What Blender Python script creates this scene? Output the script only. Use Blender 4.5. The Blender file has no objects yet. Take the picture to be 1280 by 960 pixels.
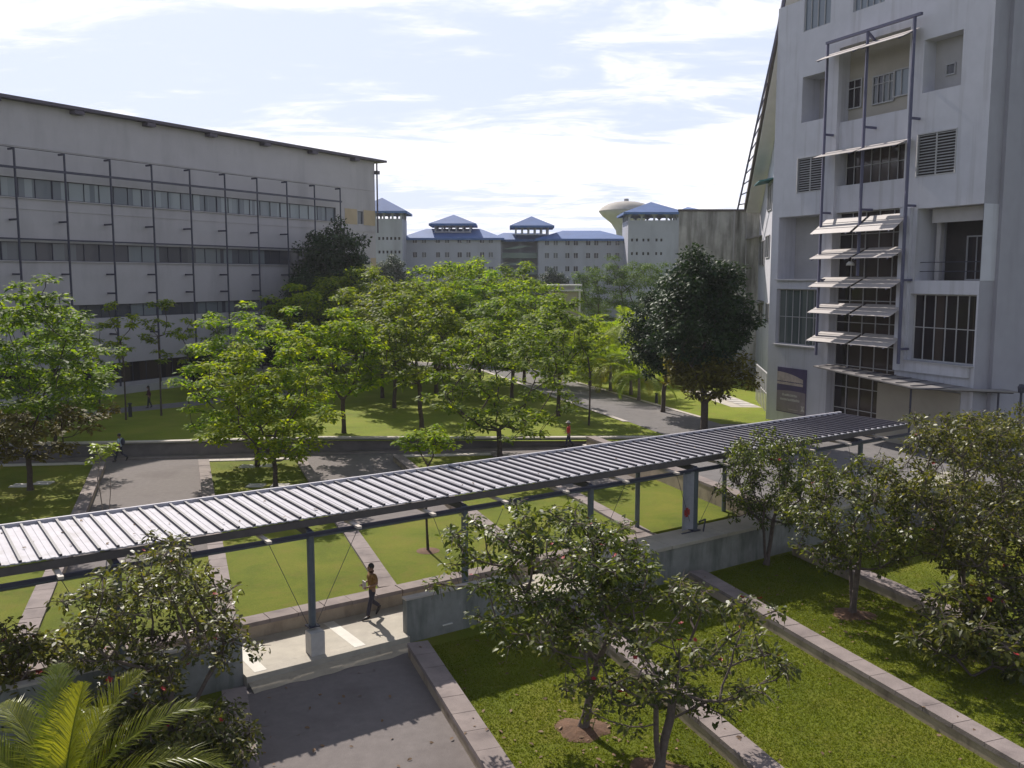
import bpy, math, random
import numpy as np
from mathutils import Vector, Matrix

scene = bpy.context.scene
COL = scene.collection
R = math.radians
rnd = random.Random(7)

# ------------------------------------------------------------------ camera geometry
FP, EYE = 1150.0, 10.8
PITCH = math.atan(134 / FP); CP, SP = math.cos(PITCH), math.sin(PITCH)

def on_z(px, py, z=0.0):
    v = (py - 480) / FP; u = (px - 640) / FP
    t = (EYE - z) / (v * CP + SP)
    return (u * t, (CP - v * SP) * t)

def at_y(px, py, Y):
    v = (py - 480) / FP; u = (px - 640) / FP
    t = Y / (CP - v * SP)
    return Vector((u * t, Y, EYE - t * (v * CP + SP)))

def on_plane(px, py, o, d):
    """point of the vertical plane through o along d -> (s along d, z)"""
    v = (py - 480) / FP; u = (px - 640) / FP
    rx, ry, rz = u, CP - v * SP, -(v * CP + SP)
    t = (o[0] * d[1] - o[1] * d[0]) / (rx * d[1] - ry * d[0])
    x, y = rx * t, ry * t
    return ((x - o[0]) * d[0] + (y - o[1]) * d[1], EYE + rz * t)

# ------------------------------------------------------------------ mesh helpers
class MB:
    def __init__(s): s.v = []; s.f = []; s.m = []
    def quad(s, a, b, c, d, m=0):
        n = len(s.v); s.v += [tuple(a), tuple(b), tuple(c), tuple(d)]; s.f.append((n, n+1, n+2, n+3)); s.m.append(m); return s
    def poly(s, pts, m=0):
        n = len(s.v); s.v += [tuple(p) for p in pts]; s.f.append(tuple(range(n, n+len(pts)))); s.m.append(m); return s
    def hexa(s, p, m=0):      # 8 points: bottom 4 ccw, top 4
        n = len(s.v); s.v += [tuple(q) for q in p]
        for f in ((3,2,1,0),(4,5,6,7),(0,1,5,4),(1,2,6,5),(2,3,7,6),(3,0,4,7)):
            s.f.append(tuple(n+i for i in f)); s.m.append(m)
        return s
    def box(s, c, size, d=(1,0), m=0):   # axis d horizontal, centre c
        dx = Vector((d[0], d[1], 0)).normalized(); dy = Vector((-dx.y, dx.x, 0)); c = Vector(c)
        a, b, h = size[0]/2, size[1]/2, size[2]/2
        q = [c+dx*i*a+dy*j*b+Vector((0,0,k*h)) for k in (-1,1) for i,j in ((-1,-1),(1,-1),(1,1),(-1,1))]
        return s.hexa(q, m)
    def prism(s, pts, z0, z1, m=0, flip=False):   # pts ccw
        if sum(pts[i][0]*pts[(i+1)%len(pts)][1]-pts[(i+1)%len(pts)][0]*pts[i][1] for i in range(len(pts))) < 0: pts = pts[::-1]
        zz = lambda z, p: z(p) if callable(z) else z
        s.poly([(p[0],p[1],zz(z1,p)) for p in pts], m)
        s.poly([(p[0],p[1],zz(z0,p)) for p in pts[::-1]], m)
        for i in range(len(pts)):
            a, b = pts[i], pts[(i+1)%len(pts)]
            s.quad((a[0],a[1],zz(z0,a)),(b[0],b[1],zz(z0,b)),(b[0],b[1],zz(z1,b)),(a[0],a[1],zz(z1,a)), m)
        return s
    def bar(s, a, b, w, h=None, m=0):   # rectangular beam between 2 points
        a, b = Vector(a), Vector(b); h = h or w
        d = (b-a).normalized(); up = Vector((0,0,1)) if abs(d.z) < .95 else Vector((0,1,0))
        x = d.cross(up).normalized()*(w/2); y = x.normalized().cross(d).normalized()*(h/2)
        return s.hexa([a-x-y, a+x-y, a+x+y, a-x+y, b-x-y, b+x-y, b+x+y, b-x+y], m)
    def tube(s, pts, rs, n=6, m=0, cap=True):
        pts = [Vector(p) for p in pts]; k0 = len(s.v)
        if not hasattr(rs, '__len__'): rs = [rs]*len(pts)
        px = None
        for i, p in enumerate(pts):
            d = (pts[min(i+1,len(pts)-1)]-pts[max(i-1,0)])
            d = d.normalized() if d.length > 1e-6 else Vector((0,0,1))
            if px is None: px = d.cross(Vector((0,0,1)) if abs(d.z) < .9 else Vector((1,0,0))).normalized()
            px = (px - d*px.dot(d)); px = px.normalized() if px.length > 1e-6 else d.orthogonal().normalized()
            py = d.cross(px)
            for j in range(n):
                a = 2*math.pi*j/n; s.v.append(tuple(p+px*math.cos(a)*rs[i]+py*math.sin(a)*rs[i]))
        for i in range(len(pts)-1):
            for j in range(n):
                a = k0+i*n+j; b = k0+i*n+(j+1)%n
                s.f.append((a, b, b+n, a+n)); s.m.append(m)
        if cap:
            s.f.append(tuple(k0+j for j in range(n))[::-1]); s.m.append(m)
            s.f.append(tuple(k0+(len(pts)-1)*n+j for j in range(n))); s.m.append(m)
        return s
    def lathe(s, prof, c=(0,0,0), n=24, m=0):
        k0 = len(s.v)
        for r, z in prof:
            for j in range(n):
                a = 2*math.pi*j/n; s.v.append((c[0]+r*math.cos(a), c[1]+r*math.sin(a), c[2]+z))
        for i in range(len(prof)-1):
            for j in range(n):
                a = k0+i*n+j; b = k0+i*n+(j+1)%n; s.f.append((a, b, b+n, a+n)); s.m.append(m)
        return s
    def ball(s, c, r, n=10, m=0):
        r = r if hasattr(r, '__len__') else (r, r, r); k0 = len(s.v); h = n//2+1
        for i in range(h+1):
            t = math.pi*i/h
            for j in range(n):
                a = 2*math.pi*j/n
                s.v.append((c[0]+r[0]*math.sin(t)*math.cos(a), c[1]+r[1]*math.sin(t)*math.sin(a), c[2]-r[2]*math.cos(t)))
        for i in range(h):
            for j in range(n):
                a = k0+i*n+j; b = k0+i*n+(j+1)%n; s.f.append((a, b, b+n, a+n)); s.m.append(m)
        return s
    def build(s, name, mat, parent=None, loc=None, smooth=False):
        v = np.array(s.v, dtype=np.float64).reshape(-1, 3)
        if parent is not None:
            off = Vector((0,0,0)); p = parent
            while p: off += p.location; p = p.parent
            loc = (0,0,0)
        else:
            if loc is None:
                lo, hi = v.min(0), v.max(0); loc = ((lo[0]+hi[0])/2, (lo[1]+hi[1])/2, lo[2])
            off = Vector(loc)
        v = v - np.array(off)
        me = bpy.data.meshes.new(name); me.from_pydata(v.tolist(), [], s.f)
        mats = mat if isinstance(mat, (list, tuple)) else [mat]
        for q in mats: me.materials.append(q)
        if len(mats) > 1: me.polygons.foreach_set('material_index', s.m)
        if smooth: me.polygons.foreach_set('use_smooth', [True]*len(s.f))
        me.update()
        o = bpy.data.objects.new(name, me); COL.objects.link(o); o.location = loc
        if parent is not None: o.parent = parent
        return o

def tag(o, label=None, cat=None, group=None, kind=None):
    for k, v in (('label', label), ('category', cat), ('group', group), ('kind', kind)):
        if v: o[k] = v
    return o

def empty(name, loc, label, cat, group=None):
    o = bpy.data.objects.new(name, None); COL.objects.link(o); o.location = loc; o.empty_display_size = .3
    return tag(o, label, cat, group)

def copy_tree(o, parent=None):
    c = o.copy(); COL.objects.link(c)
    if parent is not None: c.parent = parent
    for ch in list(o.children): copy_tree(ch, c)
    return c

# ------------------------------------------------------------------ materials
def new_mat(name):
    m = bpy.data.materials.new(name); m.use_nodes = True
    nt = m.node_tree; b = nt.nodes['Principled BSDF']; return m, nt, b

def nz(nt, scale, detail=4, vec=None, rough=.55, dist=0):
    n = nt.nodes.new('ShaderNodeTexNoise'); n.inputs['Scale'].default_value = scale; n.inputs['Detail'].default_value = detail
    n.inputs['Roughness'].default_value = rough; n.inputs['Distortion'].default_value = dist
    if vec is not None: nt.links.new(vec, n.inputs['Vector'])
    return n.outputs['Fac']

def ramp(nt, fac, stops):
    r = nt.nodes.new('ShaderNodeValToRGB'); e = r.color_ramp.elements
    while len(e) < len(stops): e.new(.5)
    for i, (p, c) in enumerate(stops): e[i].position = p; e[i].color = (*c, 1)
    nt.links.new(fac, r.inputs['Fac']); return r.outputs['Color']

def mixc(nt, fac, a, b, mode='MIX'):
    n = nt.nodes.new('ShaderNodeMix'); n.data_type = 'RGBA'; n.blend_type = mode
    for s, i in ((fac, 0), (a, 6), (b, 7)):
        if hasattr(s, 'links'): nt.links.new(s, n.inputs[i])
        elif i == 0: n.inputs[0].default_value = s
        else: n.inputs[i].default_value = (*s, 1)
    return n.outputs[2]

def coords(nt, scale=(1,1,1)):
    g = nt.nodes.new('ShaderNodeNewGeometry'); mp = nt.nodes.new('ShaderNodeMapping'); mp.inputs['Scale'].default_value = scale
    nt.links.new(g.outputs['Position'], mp.inputs['Vector']); return mp.outputs['Vector'], g

def mat_basic(name, col, rough=.7, var=.15, scale=3, metal=0, bump=0, bscale=40, dirt=None, dirtscale=(1,1,1), dirtamt=(.55,.75), spec=.5):
    m, nt, b = new_mat(name); vec, g = coords(nt)
    dk = tuple(c*(1-var) for c in col); lt = tuple(min(1, c*(1+var)) for c in col)
    c = ramp(nt, nz(nt, scale, 6, vec, .65), [(.3, dk), (.7, lt)])
    if dirt:
        v2, _ = coords(nt, dirtscale)
        f = nz(nt, 1, 6, v2, .6)
        mr = nt.nodes.new('ShaderNodeMapRange'); nt.links.new(f, mr.inputs['Value'])
        mr.inputs['From Min'].default_value = dirtamt[0]; mr.inputs['From Max'].default_value = dirtamt[1]
        c = mixc(nt, mr.outputs['Result'], c, dirt)
    nt.links.new(c, b.inputs['Base Color']); b.inputs['Roughness'].default_value = rough; b.inputs['Metallic'].default_value = metal
    b.inputs['Specular IOR Level'].default_value = spec
    if bump:
        bp = nt.nodes.new('ShaderNodeBump'); bp.inputs['Strength'].default_value = bump; bp.inputs['Distance'].default_value = .02
        nt.links.new(nz(nt, bscale, 4, vec), bp.inputs['Height']); nt.links.new(bp.outputs['Normal'], b.inputs['Normal'])
    return m

def mat_leaf(name, stops, trans=(.3,.4,.05), tmix=.35, rough=.45, clump=1.0, spec=.5):
    m, nt, b = new_mat(name)
    g = nt.nodes.new('ShaderNodeNewGeometry'); oi = nt.nodes.new('ShaderNodeObjectInfo')
    vec, _ = coords(nt)
    n = nz(nt, clump, 2, vec)
    a = nt.nodes.new('ShaderNodeMath'); a.operation = 'MULTIPLY_ADD'; a.inputs[1].default_value = .5; a.inputs[2].default_value = -.02
    nt.links.new(g.outputs['Random Per Island'], a.inputs[0])
    s = nt.nodes.new('ShaderNodeMath'); s.operation = 'MULTIPLY_ADD'; s.inputs[1].default_value = .55
    nt.links.new(n, s.inputs[0]); nt.links.new(a.outputs[0], s.inputs[2])
    c = ramp(nt, s.outputs[0], stops)
    hs = nt.nodes.new('ShaderNodeHueSaturation'); mr = nt.nodes.new('ShaderNodeMapRange')
    nt.links.new(oi.outputs['Random'], mr.inputs['Value']); mr.inputs['To Min'].default_value = .485; mr.inputs['To Max'].default_value = .512
    nt.links.new(mr.outputs[0], hs.inputs['Hue']); nt.links.new(c, hs.inputs['Color'])
    nt.links.new(hs.outputs[0], b.inputs['Base Color']); b.inputs['Roughness'].default_value = rough
    b.inputs['Specular IOR Level'].default_value = spec
    t = nt.nodes.new('ShaderNodeBsdfTranslucent')
    tc = mixc(nt, 1.0, hs.outputs[0], tuple(x*1 for x in trans), 'MULTIPLY'); nt.links.new(tc, t.inputs['Color'])
    mx = nt.nodes.new('ShaderNodeMixShader'); mx.inputs[0].default_value = tmix
    nt.links.new(b.outputs[0], mx.inputs[1]); nt.links.new(t.outputs[0], mx.inputs[2])
    nt.links.new(mx.outputs[0], nt.nodes['Material Output'].inputs['Surface'])
    return m

def mat_grass(name, a, b_, c_):
    m, nt, b = new_mat(name); vec, _ = coords(nt)
    big = ramp(nt, nz(nt, .35, 5, vec, .6, .4), [(.32, a), (.5, b_), (.68, c_)])
    fine = nz(nt, 26, 5, vec, .8)
    mr = nt.nodes.new('ShaderNodeMapRange'); nt.links.new(fine, mr.inputs['Value']); mr.inputs['From Min'].default_value = .3; mr.inputs['From Max'].default_value = .7
    mr.inputs['To Min'].default_value = .72; mr.inputs['To Max'].default_value = 1.22
    hs = nt.nodes.new('ShaderNodeHueSaturation'); nt.links.new(big, hs.inputs['Color']); nt.links.new(mr.outputs[0], hs.inputs['Value'])
    dry = nz(nt, 1.3, 6, vec, .7)
    mr2 = nt.nodes.new('ShaderNodeMapRange'); nt.links.new(dry, mr2.inputs['Value']); mr2.inputs['From Min'].default_value = .5; mr2.inputs['From Max'].default_value = .75; mr2.inputs['To Max'].default_value = .55
    c = mixc(nt, mr2.outputs[0], hs.outputs[0], (.20, .155, .035))
    nt.links.new(c, b.inputs['Base Color']); b.inputs['Roughness'].default_value = .9; b.inputs['Specular IOR Level'].default_value = .15
    bp = nt.nodes.new('ShaderNodeBump'); bp.inputs['Strength'].default_value = .9; bp.inputs['Distance'].default_value = .05
    nt.links.new(nz(nt, 22, 6, vec, .8), bp.inputs['Height']); nt.links.new(bp.outputs['Normal'], b.inputs['Normal'])
    return m

def mat_window(name, dark, light, cell=1.2, rough=.12, split=.5):
    """dark glass with curtains of uneven tone behind it"""
    m, nt, b = new_mat(name)
    v2, _ = coords(nt, (1/cell, 1/cell, .0))
    w = nt.nodes.new('ShaderNodeTexVoronoi'); w.inputs['Scale'].default_value = 1; nt.links.new(v2, w.inputs['Vector'])
    sp = nt.nodes.new('ShaderNodeSeparateColor'); nt.links.new(w.outputs['Color'], sp.inputs[0])
    c = ramp(nt, sp.outputs[0], [(split-.15, dark), (split+.15, light)])
    nt.links.new(c, b.inputs['Base Color']); b.inputs['Roughness'].default_value = rough
    return m

M = {}
M['grass'] = mat_grass('lawn grass', (.10,.13,.010), (.145,.175,.014), (.19,.195,.022))
M['grass_far'] = mat_grass('upper lawn grass', (.15,.19,.014), (.19,.235,.018), (.23,.255,.028))
M['land'] = mat_basic('land', (.07,.09,.03), .95, .3, .05)
M['asphalt'] = mat_basic('worn asphalt', (.19,.168,.160), .95, .10, 3.5, spec=.2, bump=.6, bscale=45, dirt=(.12,.10,.095), dirtscale=(.35,.35,.35), dirtamt=(.52,.85))
M['road'] = mat_basic('grey road paving', (.18,.168,.165), .95, .14, 1.5, spec=.2, bump=.3, dirt=(.22,.2,.19), dirtscale=(.2,.2,.2), dirtamt=(.55,.8))
M['pale_paving'] = mat_basic('pale paving', (.44,.40,.33), .85, .12, 1.5, bump=.25, bscale=30, dirt=(.33,.29,.25), dirtscale=(.6,.6,.6), dirtamt=(.5,.75))
M['kerb'] = mat_basic('kerb stone', (.25,.205,.19), .9, .2, 2.2, bump=.4, bscale=25, dirt=(.13,.105,.10), dirtscale=(1.1,1.1,1.1), dirtamt=(.5,.72))
M['wall_conc'] = mat_basic('rendered low wall', (.36,.29,.21), .9, .18, 1.5, bump=.3, dirt=(.17,.13,.10), dirtscale=(1.2,1.2,.5), dirtamt=(.5,.7))
M['grey_wall'] = mat_basic('weathered grey render', (.27,.27,.25), .9, .18, 1.5, bump=.3, dirt=(.10,.11,.095), dirtscale=(1.5,1.5,.35), dirtamt=(.45,.7))
M['far_wall'] = mat_basic('long wall render', (.17,.15,.15), .9, .15, 1.2, bump=.3, dirt=(.10,.09,.09), dirtscale=(.5,.5,.8), dirtamt=(.45,.7))
M['coping'] = mat_basic('coping', (.48,.43,.38), .85, .15, 2)
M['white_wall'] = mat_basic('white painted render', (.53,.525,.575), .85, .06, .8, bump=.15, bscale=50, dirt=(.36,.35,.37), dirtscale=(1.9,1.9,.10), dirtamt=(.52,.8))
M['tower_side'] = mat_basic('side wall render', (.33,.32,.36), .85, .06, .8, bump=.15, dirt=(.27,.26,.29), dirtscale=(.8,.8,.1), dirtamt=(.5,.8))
M['recess'] = mat_basic('recess wall', (.40,.38,.38), .9, .08, 1)
M['cream_wall'] = mat_basic('cream render', (.46,.43,.44), .9, .05, .5, dirt=(.33,.305,.315), dirtscale=(.35,.35,.08), dirtamt=(.5,.85))
M['cream_panel'] = mat_basic('cream panel', (.36,.325,.27), .85, .08, .7)
M['ochre'] = mat_basic('ochre band', (.46,.36,.24), .85, .08, .7)
M['stained'] = mat_basic('stained concrete', (.40,.39,.36), .9, .2, .8, dirt=(.10,.095,.08), dirtscale=(.9,.9,.12), dirtamt=(.42,.66))
M['hostel_wall'] = mat_basic('hostel render', (.37,.375,.43), .9, .07, .2, dirt=(.25,.25,.28), dirtscale=(.3,.3,.06), dirtamt=(.5,.85))
M['blue_roof'] = mat_basic('blue metal roof', (.055,.125,.32), .75, .12, .4)
M['dark_steel'] = mat_basic('dark blue grey steel', (.035,.035,.06), .5, .15, 4)
M['post_steel'] = mat_basic('grey green post paint', (.10,.12,.14), .45, .15, 4)
M['frame_steel'] = mat_basic('purple grey steel', (.085,.085,.15), .5, .12, 4)
M['mullion'] = mat_basic('pale mullion', (.42,.41,.42), .6, .08, 4)
M['roof_metal'] = mat_basic('ribbed roof sheet', (.45,.435,.47), .66, .1, 3, spec=.25, dirt=(.31,.285,.28), dirtscale=(1.6,1.6,1.6), dirtamt=(.55,.8))
M['roof_rib'] = mat_basic('dark roof rib', (.035,.033,.05), .6, .2, 4)
M['fascia'] = mat_basic('brown grey fascia', (.10,.085,.08), .8, .15, 3)
M['purple_edge'] = mat_basic('dark eave', (.09,.075,.10), .7, .15, 1)
M['white_sheet'] = mat_basic('white shade panel', (.44,.40,.38), .6, .06, 3)
M['soffit'] = mat_basic('soffit', (.62,.6,.58), .8, .06, 1)
M['canopy'] = mat_basic('canopy sheet', (.22,.205,.20), .6, .12, 1.5)
M['bracket'] = mat_basic('cream bracket', (.50,.44,.38), .7, .1, 3)
M['green_balcony'] = mat_basic('green balcony', (.24,.30,.26), .85, .08, .5)
M['bark'] = mat_basic('bark', (.075,.055,.045), .95, .3, 8, bump=.6, bscale=25)
M['bark_pale'] = mat_basic('pale bark', (.22,.18,.16), .95, .3, 6, bump=.6, bscale=25)
M['bark_twig'] = mat_basic('twiggy bark', (.13,.10,.085), .95, .3, 8, bump=.6, bscale=25)
M['soil'] = mat_basic('bare soil', (.13,.07,.04), .95, .3, 4, bump=.8, bscale=20)
M['glass'] = mat_window('window glass', (.02,.018,.03), (.11,.12,.13), 1.1, .15, .5)
M['glass_curtain'] = mat_window('curtained glass', (.15,.17,.19), (.27,.30,.31), 1.3, .2, .42)
M['glass_dim'] = mat_window('dim glass', (.08,.08,.095), (.20,.22,.235), 1.8, .2, .55)
M['glass_green'] = mat_window('green tinted glass', (.07,.09,.09), (.13,.15,.14), 1.4, .15, .5)
M['glass_dark'] = mat_window('dark glass', (.02,.015,.018), (.055,.04,.035), 1.6, .1, .5)
M['glass_pale'] = mat_window('pale blinds', (.16,.19,.23), (.24,.27,.31), .8, .25, .5)
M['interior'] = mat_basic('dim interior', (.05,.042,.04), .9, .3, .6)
M['dome'] = mat_basic('water tank concrete', (.36,.355,.37), .85, .1, .3)
M['skin'] = mat_basic('skin', (.22,.12,.075), .6, .08, 10)
M['hair'] = mat_basic('black hair', (.012,.01,.009), .5, .2, 30)
M['banner'] = mat_basic('grey banner cloth', (.33,.33,.37), .8, .1, 6)
M['red_print'] = mat_basic('red print', (.42,.05,.04), .7, .1, 6)
M['red_petal'] = mat_basic('red petal', (.30,.012,.012), .6, .15, 8)
M['drain'] = mat_basic('pale concrete cover', (.52,.49,.45), .85, .12, 4)
M['bollard'] = mat_basic('dark bollard', (.03,.03,.035), .5, .2, 6)
M['cable'] = mat_basic('cable', (.06,.06,.06), .5, .1, 6)
M['teal'] = mat_basic('teal canopy', (.03,.14,.15), .6, .1, 3)
M['leaf_bright'] = mat_leaf('bright tree leaves', [(.12,(.05,.10,.006)),(.38,(.12,.21,.010)),(.6,(.24,.32,.015)),(.85,(.36,.41,.03))], (1.65,1.6,.3), .55, .65, .8, .15)
M['leaf_mid'] = mat_leaf('mid green leaves', [(.12,(.04,.075,.007)),(.40,(.10,.16,.012)),(.60,(.19,.255,.018)),(.85,(.31,.345,.035))], (1.6,1.58,.35), .53, .6, .8, .2)
M['leaf_far'] = mat_leaf('distant leaves', [(.12,(.04,.08,.012)),(.5,(.09,.15,.02)),(.85,(.16,.22,.035))], (1.3,1.3,.5), .35, .7, .3, .15)
M['leaf_dark'] = mat_leaf('dark leaves', [(.12,(.012,.028,.012)),(.45,(.022,.05,.018)),(.8,(.045,.085,.02))], (1.2,1.2,.5), .2, .55, .7, .22)
M['leaf_brown'] = mat_leaf('bronze leaves', [(.12,(.06,.055,.012)),(.5,(.13,.115,.02)),(.85,(.22,.20,.03))], (1.2,1.1,.5), .3, .6, .7, .15)
M['leaf_gloss'] = mat_leaf('glossy leaves', [(.12,(.03,.048,.008)),(.45,(.065,.09,.014)),(.65,(.13,.16,.022)),(.88,(.27,.27,.06))], (1.5,1.5,.4), .4, .42, 1.5, .35)
M['leaf_olive'] = mat_leaf('olive leaves', [(.12,(.035,.045,.012)),(.45,(.075,.088,.020)),(.65,(.14,.145,.03)),(.88,(.26,.24,.07))], (1.5,1.45,.5), .4, .42, 1.5, .35)
M['leaf_yellow'] = mat_leaf('yellow green leaves', [(.15,(.14,.19,.03)),(.5,(.25,.33,.04)),(.85,(.36,.42,.07))], (1.3,1.4,.4), .45, .5, .8)
M['palm'] = mat_leaf('palm leaflets', [(.15,(.12,.16,.015)),(.5,(.20,.26,.02)),(.85,(.30,.33,.035))], (1.5,1.6,.3), .5, .6, .5, .2)
M['palm_near'] = mat_leaf('near palm leaflets', [(.15,(.09,.11,.015)),(.5,(.16,.19,.02)),(.85,(.26,.27,.05))], (1.9,1.9,.3), .5, .35, .5)
M['palm_yellow'] = mat_leaf('yellow palm leaflets', [(.2,(.26,.27,.015)),(.8,(.42,.42,.03))], (1.2,1.1,.3), .45, .5, .5)

# ------------------------------------------------------------------ plan grid
W2 = (math.sin(R(55.2)), math.cos(R(55.2)))          # along the covered walkway
N2 = (-W2[1], W2[0])                                 # away from the camera
K = .36
def wn(s, n, z=0): return Vector((W2[0]*s+N2[0]*n, W2[1]*s+N2[1]*n, z))
def an(a, n):       # crossing of divider line a with offset line n
    y = (n + .571*(a+14.4))/(.821+.571*K); return (a-K*(y-40), y)
def aq(a, k=0):     # crossing of divider a with the far path line
    y = (54.3+k+.12*(a+14.4))/(1+.12*K); return (a-K*(y-40), y)
A_, B_, C_, D_, E_, F_ = -19.3, -13.4, -7.8, -1.9, 4.1, 10.1
DD = Vector((.339, -.941))

def zt(x, y): 
    t = min(1, max(0, (x+12)/32)); return .8-.74*t

def struct(name, mb, mat, **k):
    o = mb.build(name, mat, loc=(0,0,0), **k); o['kind'] = 'structure'; return o

m = MB(); m.poly([(-2500,-300,-.42),(2500,-300,-.42),(2500,2600,-.42),(-2500,2600,-.42)])
struct('ground', m, M['land'])

def sheet(name, pts, z, mat, depth=.25):
    m = MB(); m.prism(pts, z-depth, z); return struct(name, m, mat)

# front lawns (below the walkway)
def front(name, a0, a1, mat, n1=24.0, z=-.3):
    return sheet(name, [an(a0,-8), an(a1,-8), an(a1,n1), an(a0,n1)], z, mat, .2)
front('front_lawn', -45, A_, M['grass']); front('front_lawn', A_, B_, M['grass'])
front('front_path', B_, C_, M['asphalt'], 24.0)
front('front_lawn', C_, D_, M['grass']); front('front_lawn', D_, E_, M['grass']); front('front_lawn', E_, F_, M['grass'])
front('front_lawn', F_, 45, M['grass'])
# walkway slab
m = MB(); m.prism([tuple(wn(-12,24.15).xy), tuple(wn(20.4,24.15).xy), tuple(wn(20.4,26.28).xy), tuple(wn(-12,26.28).xy)], -.44, 0); m.prism([tuple(wn(7.72,23.72).xy), tuple(wn(12.73,23.72).xy), tuple(wn(12.73,24.148).xy), tuple(wn(7.72,24.148).xy)], -.44, -.001)
struct('walkway_floor', m, M['pale_paving'])
m = MB()
for k in range(14):      # bands of paler paving laid in the slab
    if k % 3 == 1: m.prism([tuple(wn(4+k,23.9).xy), tuple(wn(4.35+k,23.9).xy), tuple(wn(4.35+k,26.2).xy), tuple(wn(4+k,26.2).xy)], -.02, .005)
struct('paving_band', m, mat_basic('white paving band', (.68,.65,.58), .85, .08, 2))
m = MB(); NN = 24
for i in range(NN):      # worn ramp of pale screed running out over the tarmac
    sa, sb = 7.75+4.95*i/NN, 7.75+4.95*(i+1)/NN
    e = lambda q: 23.28+.04*math.sin(q*3.1)+.03*math.sin(q*7.3)
    m.quad(wn(sa,e(sa),-.296), wn(sb,e(sb),-.296), wn(sb,23.5,-.20), wn(sa,23.5,-.20)); m.quad(wn(sa,23.5,-.20), wn(sb,23.5,-.20), wn(sb,23.72,-.16), wn(sa,23.72,-.16))
struct('walkway_ramp', m, mat_basic('sandy screed', (.42,.36,.27), .9, .15, 2, dirt=(.25,.21,.16), dirtscale=(2,2,2)))
# terrace behind the walkway
def bed(name, pts, z, mat): return sheet(name, pts, z, mat, .6)
NB, NM = 26.85, 34.3
bed('lawn_bed', [an(-45,NB), an(A_,NB), an(A_,NM), an(-45,NM)], .40, M['grass'])
for a0, a1 in ((A_,B_),(B_,C_),(C_,D_),(D_,E_),(E_,F_)):
    bed('lawn_bed', [an(a0,NB), an(a1,NB), an(a1,NM), an(a0,NM)], .40, M['grass'])
bed('terrace_paving', [(-70,46), an(-45,NM), an(A_,NM), an(F_,NM), (21,45), (24,50), (19.0,72), (11.5,64), (-70,58)], .0, M['asphalt'])
for a0, a1 in ((-40,A_),(B_,C_),(D_,E_)):
    bed('lawn_bed', [an(a0+.3,NM+.4), an(a1-.3,NM+.4), aq(a1-.3), aq(a0+.3)], .25, M['grass'])
bed('raised_plaza', [an(F_,24.7), tuple(wn(46,20).xy), (40,52), (28,51.6), (20.5,66), an(F_,40)], .30, M['road'])

# upper lawn, road
def drape(name, pts, dz, mat, nx=1):
    m = MB(); m.poly([(p[0],p[1],zt(*p)+dz) for p in pts])
    return struct(name, m, mat)
m = MB()
for i in range(24):
    x0, x1 = -90+i*6, -84+i*6
    for j in range(16):
        def yy(x, jj):
            yb = 57.2+.12*x if x > -60 else 50
            return yb + (330-yb)*((jj/16)**2)
        m.quad((x0,yy(x0,j),zt(x0,0)), (x1,yy(x1,j),zt(x1,0)), (x1,yy(x1,j+1),zt(x1,0)), (x0,yy(x0,j+1),zt(x0,0)))
struct('upper_lawn', m, M['grass_far'])
def strip(name, left, right, dz, mat):
    m = MB()
    for i in range(len(left)-1):
        l0, l1, r0, r1 = left[i], left[i+1], right[i], right[i+1]
        m.quad(*[(p[0],p[1],zt(*p)+dz) for p in (r0, r1, l1, l0)])
    return struct(name, m, mat)
RL = [(11.2,57.6),(8.5,66.0),(4.1,78.5),(.2,91),(-4,103)]
RR = [(18.2,57.4),(14.3,68.5),(7.4,87.4),(3.6,98),(.4,107)]
strip('road', RL, RR, .012, M['road'])
strip('road_kerb', [(x-.45,y) for x,y in RL[1:]], [(x,y) for x,y in RL[1:]], .05, M['coping'])
strip('road_kerb', [(x,y) for x,y in RR[1:]], [(x+.45,y) for x,y in RR[1:]], .05, M['coping'])
strip('cross_road', [(-21,112),(-12,108),(0,104),(3,103)], [(-21,107.5),(-12,103.5),(0,99.5),(3,98.5)], .016, M['road'])
strip('cross_road_kerb', [(-21,112.8),(-12,108.8),(0,104.8)], [(-21,112),(-12,108),(0,104)], .05, M['coping'])
strip('building_path', [(-50,50.5),(-36.4,64.0),(-27,72.6),(-19,82)], [(-48.6,49),(-34.6,62.2),(-25.2,70.6),(-17,80)], .02, M['road'])
strip('forecourt', [(15.0,66.0),(18.2,57.4)], [(19.3,66.6),(20.8,57.6)], .008, M['road'])
strip('side_path', [(16.2,86.0),(18.1,75.2)], [(19.0,86.0),(21.2,75.2)], .018, M['pale_paving'])
for k in range(8):
    y = 76+k*1.25; x = 19.6-.2*k
    strip('stepping_slab', [(x-.55,y+.9),(x-.5,y)], [(x+.75,y+.9),(x+.8,y)], .06, M['drain'])

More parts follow.
